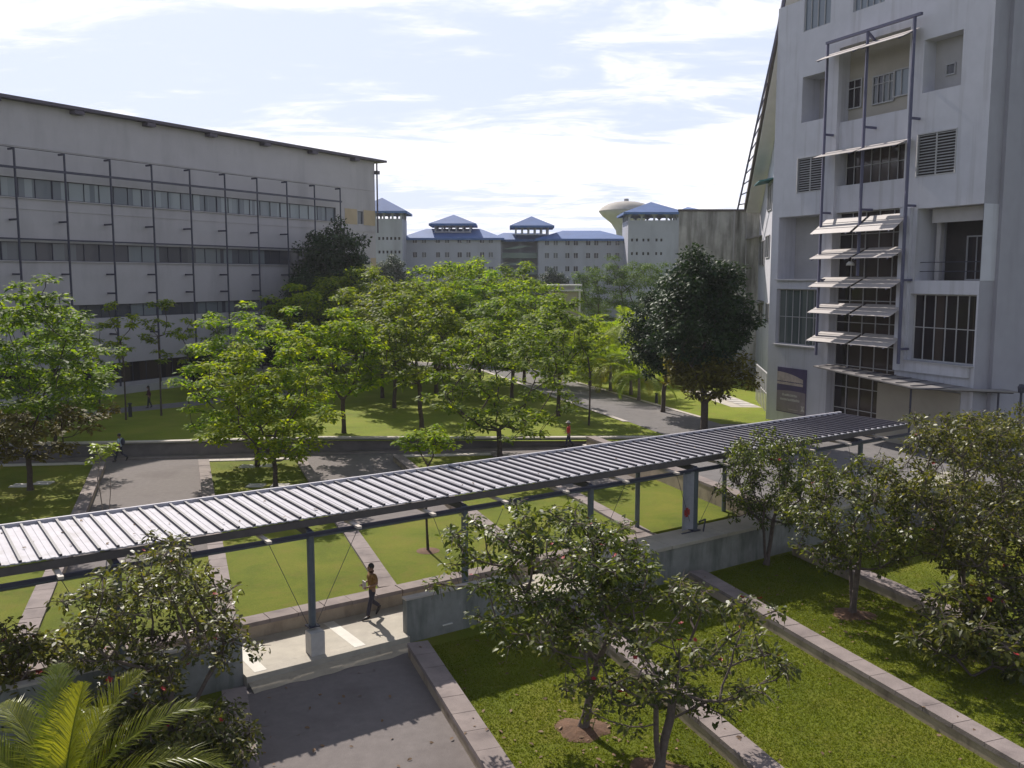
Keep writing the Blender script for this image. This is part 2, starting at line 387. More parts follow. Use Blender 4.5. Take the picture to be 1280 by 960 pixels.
# ------------------------------------------------------------------ kerbs and low walls
def block_run(m, p0, p1, w, z0, z1, ln=.95, gap=.018):
    p0, p1 = Vector(p0[:2]), Vector(p1[:2]); d = p1-p0; L = d.length; n = max(1, round(L/ln)); d.normalize()
    for i in range(n):
        a = L*i/n+gap/2; b = L*(i+1)/n-gap/2; c = p0+d*((a+b)/2)
        m.box((c.x, c.y, (z0+z1)/2+rnd.uniform(-.006,.006)), (b-a, w*rnd.uniform(.985,1.0), z1-z0), d)
def kerb(p0, p1, w, z0, z1, label, name='kerb', group=None, mat='kerb'):
    r = empty(name, (*((Vector(p0[:2])+Vector(p1[:2]))/2), z0), label, 'kerb' if name == 'kerb' else 'wall', group)
    b = MB(); q0, q1 = Vector(p0[:2]), Vector(p1[:2]); d = (q1-q0); c = (q0+q1)/2
    b.box((c.x,c.y,(z0+z1-.13)/2), (d.length, w-.05, z1-.13-z0), d); b.build('base', M['wall_conc'] if mat != 'grey_wall' else M['grey_wall'], r)
    t = MB(); block_run(t, p0, p1, w, z1-.128, z1); t.build('coping', M[mat if mat != 'grey_wall' else 'kerb'], r)
    return r
for a, lb in ((B_, 'stone kerb along the left side of the foreground tarmac path'),
              (C_, 'stone kerb along the right side of the foreground tarmac path'),
              (D_, 'stone kerb under the middle flowering trees, ending at the bottom edge'),
              (E_, 'long stone kerb crossing the open lawn at lower right'),
              (F_, 'stone kerb furthest right, half hidden behind the glossy trees')):
    kerb(an(a,-8), an(a,23.0), .62, -.45, .12, lb, group='kerbs across the front lawn')
kerb(an(A_,-8), an(A_,22.6), .62, -.45, .12, 'stone kerb at far lower left beside the palm', group='kerbs across the front lawn')
def w_at(p): return p[0]*W2[0]+p[1]*W2[1]
for a, lb in ((A_, 'stone kerb under the roof at the far left, by the near trees'), (B_, 'stone kerb behind the leftmost bushy flowering tree'),
              (C_, 'stone kerb running down to the walking man'), (D_, 'stone kerb hidden by the middle flowering tree, past the roof'),
              (E_, 'stone kerb meeting the yellowish wall corner right of centre')):
    kerb(an(a,26.9), an(a,NM-.3), .62, .1, .50, lb, group='kerbs dividing the lawn beds')
    kerb(an(a,NM+.35), aq(a), .60, -.05, .36, lb.split(',')[0].split(' behind')[0].replace('under the roof ','').replace('hidden by the middle flowering tree','by the middle flowering tree')+', on the side beyond the covered roof', group='kerbs dividing the far lawn beds')
kerb(an(F_,25.0), an(F_,NM+8), .62, .0, 1.25, 'taller pale wall running back behind the grey banner', name='low_wall')
for (a0,a1), lb in zip(((-45,A_),(A_,B_),(B_,C_),(C_,D_),(D_,E_)), ('low wall backing the covered walkway at the left edge','low wall behind the leaves of the left flowering tree','low rendered wall behind the concrete post base','low wall behind the grey parapet and middle flowering tree','low yellowish wall ending at a corner by the small lawn')):
    kerb(an(a0+.33,26.57), an(a1-(-.3 if a1 in (C_,E_) else .33),26.57), .60, -.1, .50, lb, name='low_wall', group='low walls behind the walkway')
m = MB()
block_run(m, an(-45,NM), an(A_-.35,NM), .55, .1, .46); m.build('kerb', M['kerb']); 
tag(bpy.data.objects[-1] if False else COL.objects[-1], 'cross kerb between lawn beds at the left edge', 'kerb', 'cross kerbs between lawn beds')
for (a0,a1), lb in zip(((A_,B_),(C_,D_),(D_,E_),(E_,F_)), ('cross kerb where tarmac meets lawn left of the two pale tree trunks','cross kerb behind the walking man at the edge of the tarmac','cross kerb under the roof right of the middle post','cross kerb behind the small bright lawn by the banner')):
    m = MB(); block_run(m, an(a0+.35,NM), an(a1-.35,NM), .55, -.05, .46); tag(m.build('kerb', M['coping']), lb, 'kerb', 'cross kerbs between lawn beds')
for (a0,a1), lb in zip(((-40,A_),(B_,C_),(D_,E_)), ('pale edging of the far lawn bed at left','pale edging of the lawn bed with the two pale tree trunks','pale edging of the lawn bed left of the person in red')):
    m = MB(); block_run(m, aq(a0), aq(a1), .5, -.05, .30); tag(m.build('edging', M['coping']), lb, 'kerb', 'pale edgings at the far path')

# far long wall
FW = [(-75,49.0),(-60,50.6),(-32,53.6),(-22,54.6),(-11.9,56.1),(0,57.6),(11.4,59.4)]
r = empty('retaining_wall', (-11.9,56.1,0), 'long dark low wall with pale top in front of the upper lawn', 'wall')
m = MB(); t = MB()
for i in range(len(FW)-1):
    a, b = FW[i], FW[i+1]; za, zb = zt(*a)+.06, zt(*b)+.06; w = .42
    m.hexa([(a[0],a[1],-.1),(b[0],b[1],-.1),(b[0],b[1]+w,-.1),(a[0],a[1]+w,-.1),(a[0],a[1],za),(b[0],b[1],zb),(b[0],b[1]+w,zb),(a[0],a[1]+w,za)])
    t.hexa([(a[0],a[1]-.03,za+.002),(b[0],b[1]-.03,zb+.002),(b[0],b[1]+w+.03,zb+.002),(a[0],a[1]+w+.03,za+.002),(a[0],a[1]-.03,za+.09),(b[0],b[1]-.03,zb+.09),(b[0],b[1]+w+.03,zb+.09),(a[0],a[1]+w+.03,za+.09)])
m.build('wall_face', M['far_wall'], r); t.build('coping', M['coping'], r)
m = MB()
for i in range(2, len(FW)-1):
    a, b = FW[i], FW[i+1]
    m.prism([(a[0],a[1]-.75),(b[0],b[1]-.75),(b[0],b[1]-.02),(a[0],a[1]-.02)], -.05, .07)
tag(m.build('path_edging', M['kerb']), kind='structure')
m = MB(); m.prism([(4.6,55.6),(10.2,56.8),(10.0,57.7),(4.4,56.6)], -.05, .42)
tag(m.build('low_wall', M['coping']), 'short pale low wall right of the person in red', 'wall')

# parapets either side of the gap and the raised walkway wall
def parapet(s0, s1, n0, n1, z0, z1, lb):
    r = empty('parapet_wall', wn((s0+s1)/2, n0, z0), lb, 'wall', 'grey parapet walls along the walkway')
    m = MB(); m.prism([tuple(wn(s,n).xy) for s,n in ((s0,n0),(s1,n0),(s1,n1),(s0,n1))], z0, z1-.06); m.build('wall_face', M['grey_wall'], r)
    m = MB(); m.prism([tuple(wn(s,n).xy) for s,n in ((s0-.02,n0-.02),(s1+.02,n0-.02),(s1+.02,n1+.02),(s0-.02,n1+.02))], z1-.058, z1); m.build('coping', M['coping'], r)
parapet(-12, 7.7, 23.95, 24.2, -.45, 1.1, 'grey parapet wall left of the gap, half hidden by leaves')
parapet(12.75, 16.6, 23.95, 24.2, -.45, 1.1, 'grey parapet wall just right of the walking man')
r = empty('raised_walk', wn(28,23.4,-.45), 'raised pale concrete walk with a dark grey front wall by the banner', 'walkway')
m = MB(); m.prism([tuple(wn(s,n).xy) for s,n in ((20.4,23.45),(44,23.45),(44,24.75),(20.4,24.75))], -.45, .96); m.build('wall_face', M['grey_wall'], r)
m = MB()
for k in range(8):
    s0, s1 = 20.4+k*2.95, 20.4+(k+1)*2.95-.03
    m.prism([tuple(wn(s,n).xy) for s,n in ((s0,23.38),(s1,23.38),(s1,24.85),(s0,24.85))], .962, 1.08)
m.build('paving', M['pale_paving'], r)

# ------------------------------------------------------------------ covered walkway
wk = empty('covered_walkway', wn(17,26.2,0), 'long covered walkway with a pale ribbed metal roof on dark posts', 'walkway')
S0, S1, NF, NR, ZR = -9.0, 39.8, 24.55, 28.15, 3.92
m = MB(); rib = MB(); per = .445
n = int((S1-S0)/per)
for i in range(n+1):
    s = S0+i*per; e = min(S1, s+per)
    for j in range(4):     # shallow pans
        a = s+(e-s)*j/4; b = s+(e-s)*(j+1)/4; dz = .0 if j % 2 else .012
        m.hexa([wn(a,NF,ZR-.03+dz), wn(b,NF,ZR-.03+dz), wn(b,NR,ZR-.0+dz), wn(a,NR,ZR-.0+dz), wn(a,NF,ZR+dz), wn(b,NF,ZR+dz), wn(b,NR,ZR+.03+dz), wn(a,NR,ZR+.03+dz)])
    rib.hexa([wn(s-.032,NF-.02,ZR+.014), wn(s+.032,NF-.02,ZR+.014), wn(s+.032,NR,ZR+.044), wn(s-.032,NR,ZR+.044), wn(s-.032,NF-.02,ZR+.072), wn(s+.032,NF-.02,ZR+.072), wn(s+.032,NR,ZR+.102), wn(s-.032,NR,ZR+.102)])
m.build('roof_sheet', M['roof_metal'], wk); rib.build('roof_ribs', M['roof_rib'], wk)
m = MB(); m.bar(wn(S0,NR+.08,ZR+.02), wn(S1,NR+.08,ZR+.04), .10, .20); m.build('rear_edge', M['roof_metal'], wk)
m = MB(); m.bar(wn(S0,NF+.03,ZR-.19), wn(S1,NF+.03,ZR-.13), .07, .20); m.build('fascia', M['fascia'], wk)
m = MB(); m.bar(wn(S0,NF-.35+.02,ZR-.40), wn(S1,NF-.35+.02,ZR-.40), .10, .09); m.build('gutter', M['dark_steel'], wk)
m = MB(); m.bar(wn(S0,NR-.7,ZR-.18), wn(S1,NR-.7,ZR-.18), .16, .26); m.build('rear_beam', M['dark_steel'], wk)
m = MB(); m.bar(wn(S0,26.2,ZR-.16), wn(S1,26.2,ZR-.16), .12, .22); m.build('middle_beam', M['dark_steel'], wk)
post_s = [9.9+5.2*k for k in (-3,-2,-1,0,1,2,3,4,5)]
for k, s in enumerate(post_s):
    zb = 1.08 if s > 20.4 else (.0)
    zp = .75 if s < 20.4 else zb+.02
    m = MB(); m.tube([wn(s,24.37,zp), wn(s,24.37,ZR-.36)], .11, 12); p = m.build('post', M['post_steel'], wk, smooth=False)
    m = MB(); m.box(wn(s,24.37,zp+.02), (.34,.34,.03), W2)
    m.build('base_plate', M['dark_steel'], p)
    if s < 20.4:
        m = MB(); m.box(wn(s,24.2,(zp-.16)/2-.07), (.42,.42,zp+.14), W2); m.build('plinth', M['grey_wall'] if k != 3 else mat_basic('pale plinth', (.50,.48,.45), .85, .12, 3), wk)
    m = MB()
    m.bar(wn(s,24.37,ZR-.42), wn(s,NR-.3,ZR-.30), .14, .2); m.build('cross_beam', M['dark_steel'], wk)
    if s > 24:
        m = MB(); m.tube([wn(s,27.6,.3), wn(s,27.6,ZR-.36)], .1, 10); m.build('post', M['post_steel'], wk)
    for sg in (-1, 1):
        q = s+sg*1.35
        m = MB(); m.bar(wn(q,NF-.62,ZR-.36), wn(q,NR-.2,ZR-.30), .13, .07); m.build('bracket', M['bracket'], wk)
        m = MB(); m.tube([wn(s+sg*.15,24.37,zp+.1), wn(q,NF-.5,ZR-.40)], .009, 5); m.build('tie_rod', M['cable'], wk)
# service pipe slung under the front edge
m = MB(); m.tube([wn(S0,NF-.2,ZR-.52), wn(S1,NF-.2,ZR-.52)], .035, 6); m.build('service_pipe', M['post_steel'], wk)

# banner at the post by the raised walk
bx = wn(25.45-.36, 24.25)
r = empty('banner_stand', (bx.x,bx.y,1.08), 'tall grey curved banner with a red mark beside the walkway post', 'banner')
m = MB()
fb = lambda j, h, o=0: wn(25.03+(j/6-.5)*.58, 24.26+.10*math.cos((j/6-.5)*3)+o, 1.08+h)
for j in range(6):
    m.hexa([fb(j,.12), fb(j+1,.12), fb(j+1,.12,.02), fb(j,.12,.02), fb(j,2.37), fb(j+1,2.37), fb(j+1,2.37,.02), fb(j,2.37,.02)])
m.build('banner_panel', M['banner'], r)
m = MB()
for i in range(5):
    for j in range(4):
        u0, u1 = -.15+.3*j/4, -.15+.3*(j+1)/4; h0, h1 = .62+.36*i/5, .62+.36*(i+1)/5
        if (i in (0,4)) and j in (0,3): continue
        f = lambda u,h: wn(25.03+u, 24.28+.10*math.cos(u*3)-.045, 1.08+h)
        m.quad(f(u0,h0),f(u1,h0),f(u1,h1),f(u0,h1))
m.build('red_mark', M['red_print'], r)
m = MB(); m.bar(wn(24.75,24.3,1.09), wn(25.35,24.3,1.09), .05,.05); m.bar(wn(25.7,24.1,1.08), wn(25.8,24.1,1.55), .05); m.bar(wn(25.45,24.1,1.5), wn(25.8,24.1,1.55), .05); m.build('foot', M['dark_steel'], r)

# ------------------------------------------------------------------ right tower building
TO = (19.26, 69.07); TD = (math.sin(R(155.5)), math.cos(R(155.5))); TN = (TD[1], -TD[0])   # TN outward (towards camera left)
TL = 17.87
def tp(s, out, z): return Vector((TO[0]+TD[0]*s+TN[0]*out, TO[1]+TD[1]*s+TN[1]*out, z))
def tq(px, py): return on_plane(px, py, TO, TD)
def rect_px(x0, y0, x1, y1):       # left-top, right-bottom pixels
    s0, z1 = tq(x0, y0); s1, z0 = tq(x1, y1); return [s0, s1, z0, z1]
tw = empty('tower_building', tp(9,0,0), 'tall white building at right with steel frame and sun shades', 'building')

def wall_open(mb, P, L0, L1, Z0, Z1, ops, depth):
    """wall face in frame P(s,out,z) with openings that have reveals of their own depth"""
    ss = sorted({L0, L1, *[o[0] for o in ops], *[o[1] for o in ops]}); zs = sorted({Z0, Z1, *[o[2] for o in ops], *[o[3] for o in ops]})
    for i in range(len(ss)-1):
        for j in range(len(zs)-1):
            cs, cz = (ss[i]+ss[i+1])/2, (zs[j]+zs[j+1])/2
            if cs < L0 or cs > L1 or cz < Z0 or cz > Z1: continue
            if any(o[0] < cs < o[1] and o[2] < cz < o[3] for o in ops): continue
            mb.quad(P(ss[i],0,zs[j]), P(ss[i+1],0,zs[j]), P(ss[i+1],0,zs[j+1]), P(ss[i],0,zs[j+1]))
    for o in ops:
        s0, s1, z0, z1 = o[:4]; d = -(o[4] if len(o) > 4 else depth)
        mb.quad(P(s0,0,z0),P(s1,0,z0),P(s1,d,z0),P(s0,d,z0)); mb.quad(P(s0,0,z1),P(s0,d,z1),P(s1,d,z1),P(s1,0,z1))
        mb.quad(P(s0,0,z0),P(s0,d,z0),P(s0,d,z1),P(s0,0,z1)); mb.quad(P(s1,0,z0),P(s1,0,z1),P(s1,d,z1),P(s1,d,z0))

ops = {}
ops['w_top_l'] = rect_px(1007,-32,1038,29)
ops['balc_l'] = rect_px(1003.5,97,1033,147)
ops['louv_l'] = rect_px(997,198,1029,238)
ops['o1_l'] = rect_px(974,272,1024,349)
ops['w1_l'] = rect_px(971,361,1021,434)
ops['bay'] = [*rect_px(1046,52,1134,52)[:2], 0, 0]
ops['w_top_c'] = rect_px(1068,-30,1106,2)
ops['o_r'] = rect_px(1156,50,1201,106)
ops['louv_r'] = rect_px(1147,168,1194,216)
ops['big_r'] = rect_px(1147,261,1225,351)
ops['win_r'] = rect_px(1138,367,1216,458)
for k, dp in (('w_top_l',.15),('balc_l',1.6),('louv_l',.25),('o1_l',1.6),('w1_l',.35),('w_top_c',.2),('o_r',1.0),('louv_r',.25),('big_r',2.6),('win_r',.45)):
    ops[k].append(dp)
ops['bay'] = [tq(1046,150)[0], tq(1133,150)[0], 0.3, tq(1090,52)[1]+.2, 1.0]
bs0, bs1 = ops['bay'][0], ops['bay'][1]
mb = MB(); wall_open(mb, tp, 0, TL, -.1, 30, list(ops.values()), .4)
DEP = 26
sd = (-TN[0], -TN[1])
# roof, back and left end
mb.quad(tp(0,0,-.1), tp(0,0,30), tp(0,-DEP,30), tp(0,-DEP,-.1)); mb.quad(tp(0,-DEP,-.1), tp(0,-DEP,30), tp(TL,-DEP,30), tp(TL,-DEP,-.1))
mb.quad(tp(0,0,30), tp(TL,0,30), tp(TL,-DEP,30), tp(0,-DEP,30))
mb.build('wall', M['white_wall'], tw)
# side wall beyond the near corner, stepped back after two metres
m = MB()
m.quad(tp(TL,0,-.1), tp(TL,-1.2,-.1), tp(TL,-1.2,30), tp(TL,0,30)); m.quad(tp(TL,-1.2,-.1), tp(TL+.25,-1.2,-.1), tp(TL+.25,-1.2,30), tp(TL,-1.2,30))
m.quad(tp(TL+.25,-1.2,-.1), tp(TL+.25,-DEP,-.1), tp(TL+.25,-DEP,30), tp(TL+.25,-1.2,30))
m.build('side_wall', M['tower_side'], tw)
# back faces of the openings
def back(k, mat, name='recess_wall', off=0):
    o = ops[k]; m = MB(); d = -(o[4]+off)+.003
    m.quad(tp(o[0],d,o[2]), tp(o[1],d,o[2]), tp(o[1],d,o[3]), tp(o[0],d,o[3])); return m.build(name, mat, tw)
def window(s0, s1, z0, z1, out, glass, nv, nh=1, name='window', fw=.07, parent=tw, P=tp, frac=None, bw=.05):
    g = MB(); g.quad(P(s0,out,z0), P(s1,out,z0), P(s1,out,z1), P(s0,out,z1)); g = g.build(name, glass, parent)
    f = MB()
    for a in (s0+fw/2, s1-fw/2): f.bar(P(a,out+.05,z0), P(a,out+.05,z1), fw, .08)
    for z in (z0+fw/2, z1-fw/2): f.bar(P(s0,out+.055,z), P(s1,out+.055,z), fw, .075)
    for i in range(1, nv): a = s0+(s1-s0)*i/nv; f.bar(P(a,out+.045,z0), P(a,out+.045,z1), bw, .06)
    for j in range(1, nh): z = z0+(z1-z0)*(frac if frac and nh == 2 else j/nh); f.bar(P(s0,out+.04,z), P(s1,out+.04,z), bw, .05)
    f.build('frame', M['mullion'], g); return g
o = ops['w_top_l']; window(o[0],o[1],o[2],o[3],-.14,M['glass_pale'],4)
o = ops['w_top_c']; window(o[0],o[1],o[2],o[3],-.19,M['glass_pale'],5)
back('balc_l', M['recess']); back('o1_l', M['recess']); back('o_r', M['recess'])
o = ops['o_r']; sm_ = (o[0]+(o[1]-o[0])*.3, o[0]+(o[1]-o[0])*.55); window(sm_[0], sm_[1], o[2]+(o[3]-o[2])*.3, o[2]+(o[3]-o[2])*.52, -.99, M['glass_dim'], 1)
o = ops['w1_l']; window(o[0],o[1],o[2],o[3],-.34,M['glass_green'],6,2,frac=.5)
o = ops['win_r']; window(o[0],o[1],o[2],o[3],-.44,M['glass_dark'],6,2,frac=.5,fw=.1)
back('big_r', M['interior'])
o = ops['big_r']; w_ = o[1]-o[0]
m = MB()   # pale inner room walls and a door seen in the deep opening
m.box(tp(o[0]+w_*.12,-1.4,(o[2]+o[3])/2),(.3,.3,o[3]-o[2]-.01),TD); m.box(tp(o[0]+w_*.55,-.8,o[3]-.45),(w_*.88,.2,.85),TD)
m.build('inner_beam', M['recess'], tw)
window(o[0]+w_*.35, o[0]+w_*.95, o[2]+.02, o[2]+(o[3]-o[2])*.62, -2.5, M['glass_dark'], 4, 1)
m = MB()
for i in range(2): m.tube([tp(o[0]+.05,-.4,o[2]+.55+i*.55), tp(o[1]-.05,-.4,o[2]+.55+i*.55)], .025, 5)
m.build('railing', M['dark_steel'], tw)
# louvres
for k in ('louv_l','louv_r'):
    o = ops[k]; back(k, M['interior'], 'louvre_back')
    m = MB(); nl = 15
    for i in range(nl):
        z = o[2]+(o[3]-o[2])*(i+.5)/nl; h = (o[3]-o[2])/nl
        m.hexa([tp(o[0]+.03,-.18,z-h*.05), tp(o[1]-.03,-.18,z-h*.05), tp(o[1]-.03,-.03,z-h*.45), tp(o[0]+.03,-.03,z-h*.45), tp(o[0]+.03,-.18,z+h*.1), tp(o[1]-.03,-.18,z+h*.1), tp(o[1]-.03,-.03,z-h*.25), tp(o[0]+.03,-.03,z-h*.25)])
    c = (o[0]+o[1])/2
    m.bar(tp(c,-.02,o[2]), tp(c,-.02,o[3]), .08, .06)
    for a in (o[0]+.04,o[1]-.04): m.bar(tp(a,0.0,o[2]), tp(a,0.0,o[3]), .08, .08)
    for z in (o[2]+.04,o[3]-.04): m.bar(tp(o[0],-.005,z), tp(o[1],-.005,z), .08, .07)
    m.build('louvre', M['mullion'], tw)
# centre bay: back wall with windows
def z_at(px, py): return tq(px, py)[1]
bz = lambda y: z_at(1090, y)
zsp1, zsp0 = bz(141), bz(184)         # upper spandrel
zw1, zw0 = bz(184), bz(226)
zs0 = bz(262)
m = MB()
ztop = ops['bay'][3]
m.quad(tp(bs0,-.995,zw0), tp(bs1,-.995,zw0), tp(bs1,-.995,ztop), tp(bs0,-.995,ztop)); 
m.build('balcony_back_wall', mat_basic('beige balcony wall', (.40,.36,.31), .9, .06, 1), tw)
m = MB()
for a, b in ((zsp0, zsp1-.15), (zs0, zw0-.05)): m.hexa([tp(bs0+.01,-.6,a), tp(bs0+.01,-.25,a), tp(bs1-.01,-.25,a), tp(bs1-.01,-.6,a), tp(bs0+.01,-.6,b), tp(bs0+.01,-.25,b), tp(bs1-.01,-.25,b), tp(bs1-.01,-.6,b)])
m.build('balcony_front', M['white_wall'], tw)
def wpx(x0,y0,x1,y1,out,glass,nv,nh,frac=None):
    P2 = (TO[0]+TN[0]*out, TO[1]+TN[1]*out)
    s0,z1 = on_plane(x0,y0,P2,TD); s1,z0 = on_plane(x1,y1,P2,TD); return window(s0,s1,z0,z1,out,glass,nv,nh,frac=frac)
wpx(1051,104,1077,134,-.97,M['glass_dark'],3,2,.7); wpx(1092,96,1118,126,-.97,M['glass'],4,2,.7); wpx(1118,88,1137,118,-.97,M['glass_pale'],2,1)
wpx(1059,190,1134,226,-.97,M['glass_dark'],7,2,.55)
# lower glazing: one tall curtain wall with transoms at the shades
window(bs0+.02, bs1-.02, .35, zs0, -.7, M['glass_dark'], 5, 10, bw=.06)
# frame of white piers round the right openings
m = MB(); rs0, rs1 = bs1+.05, ops['big_r'][1]+.55
zt_, zb_ = ops['big_r'][3]+.7, ops['win_r'][2]-.7
f4 = [(rs0, ops['win_r'][0]-.12, zb_, zt_), (ops['win_r'][1]+.05, TL-.02, zb_, ops['big_r'][3]+.0)]
m.hexa([tp(rs0,.003,zb_), tp(rs0,.22,zb_), tp(ops['win_r'][0]-.1,.22,zb_), tp(ops['win_r'][0]-.1,.003,zb_), tp(rs0,.003,zt_-.6), tp(rs0,.22,zt_-.6), tp(ops['win_r'][0]-.1,.22,zt_-.6), tp(ops['win_r'][0]-.1,.003,zt_-.6)])
m.hexa([tp(ops['win_r'][0]-.09,.003,zb_), tp(ops['win_r'][0]-.09,.22,zb_), tp(TL-.3,.22,zb_), tp(TL-.3,.003,zb_)]+[tp(a,b,ops['win_r'][2]-.04) for a,b in ((ops['win_r'][0]-.09,.003),(ops['win_r'][0]-.09,.22),(TL-.3,.22),(TL-.3,.003))])
m.build('pier_frame', M['white_wall'], tw)
# left projecting frame: sill ledges
m = MB()
for k in ('o1_l','w1_l'):
    o = ops[k]; m = MB(); m.box(tp((o[0]+o[1])/2, .06, o[2]-.06), (o[1]-o[0]+.1, .3, .1), TD); m.build('sill', M['mullion'], tw)
o = ops['win_r']; m = MB(); m.box(tp((o[0]+o[1])/2,.16,o[2]-.02),(o[1]-o[0]+.1,.4,.04),TD)
m.build('sill', M['mullion'], tw)
# cream panel and doors under the canopy
m = MB(); c0 = tq(1113,500)[0]; m.hexa([tp(bs1-1.2,.02,0), tp(bs1-1.2,.12,0), tp(TL-.8,.12,0), tp(TL-.8,.02,0), tp(bs1-1.2,.02,4.0), tp(bs1-1.2,.12,4.0), tp(TL-.8,.12,4.0), tp(TL-.8,.02,4.0)])
m.build('cream_panel', M['cream_panel'], tw)
# steel frame in front of the bay
OUT = .7
PO = (TO[0]+TN[0]*OUT, TO[1]+TN[1]*OUT)
def fq(px,py): return on_plane(px,py,PO,TD)
sL, sC, sR = fq(1030,180)[0], fq(1078,200)[0], fq(1137,160)[0]
zTL, zTR = fq(1036,55)[1], fq(1146,17)[1]; zT = (zTL+zTR)/2
zB = fq(1018,440)[1]
for s_, zb in ((sL,zB-.2),(sR,zB-.2),(sC, fq(1070,345)[1])):
    m = MB(); m.bar(tp(s_,OUT,zb), tp(s_,OUT,zT), .16, .16); fp = m.build('frame_post', M['frame_steel'], tw)
for z in (zT,):
    m = MB(); m.bar(tp(sL-.1,OUT,z), tp(sR+.5,OUT,z), .2, .16); m.build('frame_rail', M['frame_steel'], tw)
for s_ in (sL, sC, sR):
    for yy in (160, 262, 350, 432):
        z = bz(yy); 
        if s_ == sC and yy > 300: continue
        m = MB(); m.bar(tp(s_+.1,OUT,z), tp(s_+.1,.01 if s_ != sC else -.24,z), .12, .14); m.build('stand_off', M['frame_steel'], tw)
m = MB(); m.bar(tp(sC,OUT,zT-.1), tp(sC,0.01,zT-.6), .14,.14); m.bar(tp(sC,OUT,zT-.9), tp(sC,0.1,zT-.6), .1,.1); m.build('stand_off', M['frame_steel'], tw)
# sun shades
def shade(sa, sb, zf, zr, of, orr, n=3):
    m = MB(); 
    for i in range(n):
        u0, u1 = i/n+.02, (i+1)/n-.02
        a = of+(orr-of)*u0; b = of+(orr-of)*u1; za = zf+(zr-zf)*u0; zb2 = zf+(zr-zf)*u1
        m.hexa([tp(sa,a,za), tp(sb,a,za), tp(sb,b,zb2), tp(sa,b,zb2), tp(sa,a,za+.035), tp(sb,a,za+.035), tp(sb,b,zb2+.035), tp(sa,b,zb2+.035)])
    p = m.build('sun_shade', M['white_sheet'], tw)
    for s_ in (sa+.3, sb-.3): m = MB(); m.bar(tp(s_,of+.02,zf-.05), tp(s_,orr,zr-.05), .06, .06); m.build('shade_arm', M['frame_steel'], p)
    return p
OS = 1.45
PS = (TO[0]+TN[0]*OS, TO[1]+TN[1]*OS)
for yf in (191, 291, 323.5, 360, 394, 431):
    zf = on_plane(1020 if yf > 300 else 1030, yf+ (3 if yf > 200 else 0), PS, TD)[1] if False else on_plane(1060, yf, PS, TD)[1]
    for a, b in ((sL-.25, sC-.14), (sC+.14, sR-.25)):
        shade(a, b, zf, zf+(1.1 if yf == 291 else .45 if yf == 191 else .7), OS, -.1 if yf > 200 else .15, 3)
zf = on_plane(1060, 68, PS, TD)[1]
for a, b in ((sL-.3, sC-.08), (sC+.08, sR-.1)): shade(a, b, zf+.12, zf+.75, OS+.05, .1, 2)
# hanging lamp dish and poster
lq = fq(1068,330); m = MB(); m.lathe([(.02,.28),(.13,.26),(.24,.14),(.27,0),(.22,.02),(.02,.18)], tp(lq[0],OUT+.35,lq[1]-.1), 16); m.build('lamp_dish', M['drain'], tw, smooth=True)
# entrance canopy
r = empty('entrance_canopy', tp(12,0,0), 'flat grey entrance canopy projecting over the doors of the white building', 'canopy')
def canopy(mb, z_l, z_r, th, ins=0):
    pts = [(6.5,0.15,z_l),(7.0,2.0-ins,z_l),(16.2-ins,2.95-ins,z_r),(19.6-ins,-1.6,z_r-.1),(18.3,-1.9,z_r-.1),(18.25,.15,z_r)]
    P = [tp(*p) for p in pts]
    Q = [p+Vector((0,0,th)) for p in P]
    mb.poly(P); mb.poly(Q[::-1])
    for i in range(len(P)): j = (i+1)%len(P); mb.quad(P[i],P[j],Q[j],Q[i])
m = MB(); canopy(m, 4.75, 4.33, .08); m.build('roof_sheet', M['canopy'], r)
m = MB(); canopy(m, 4.66, 4.24, .06, .35); m.build('soffit', M['fascia'], r)
m = MB()
for k in range(9):
    s = 7.6+k*1.2; z = 4.88-.0457*(s-7); m.bar(tp(s,.2,z+.01), tp(s,2.0+.1*(s-7),z+.01), .06, .05)
m.build('rib', M['dark_steel'], r)
for s_, ou in ((15.6,2.4),(18.6,-1.2)):
    m = MB(); m.tube([tp(s_,ou,0), tp(s_,ou,4.2)], .06, 8); m.build('post', M['dark_steel'], r)
# poster
o = rect_px(973,458,1007,520)
r = empty('poster', tp((o[0]+o[1])/2, .05, o[2]), 'large purple and grey poster on the white wall left of the entrance', 'poster')
def prect(u0,u1,v0,v1,d): 
    f = lambda u,v: tp(o[0]+(o[1]-o[0])*u, d, o[2]+(o[3]-o[2])*v); return [f(u0,v0),f(u1,v0),f(u1,v1),f(u0,v1)]
m = MB(); a = prect(0,1,0,1,.02); b = prect(0,1,0,1,.07); m.hexa(a+b); m.build('panel', mat_basic('poster purple', (.075,.055,.14), .5, .2, .8), r)
m = MB(); pr = lambda u,v,d=.076: tp(o[0]+(o[1]-o[0])*u, d, o[2]+(o[3]-o[2])*v)
N = 10
for i in range(N):
    u0, u1 = i/N, (i+1)/N; top = lambda u: .47+.03*math.sin(u*2.6); m.quad(pr(u0,.02), pr(u1,.02), pr(u1,top(u1)), pr(u0,top(u0)))
m.build('grey_field', mat_basic('poster grey', (.22,.18,.21), .5, .15, 1.5), r)
m = MB()
for i in range(N):
    u0, u1 = i/N*.9, (i+1)/N*.9
    top = lambda u: .90-.16*u*u; m.quad(pr(u0,.70), pr(u1,.69), pr(u1,top(u1)), pr(u0,top(u0))); m.quad(pr(u0,.62), pr(u1,.62), pr(u1,.675), pr(u0,.68))
m.build('sandy_field', mat_basic('poster sand', (.46,.38,.36), .5, .25, 2.5), r)
m = MB()
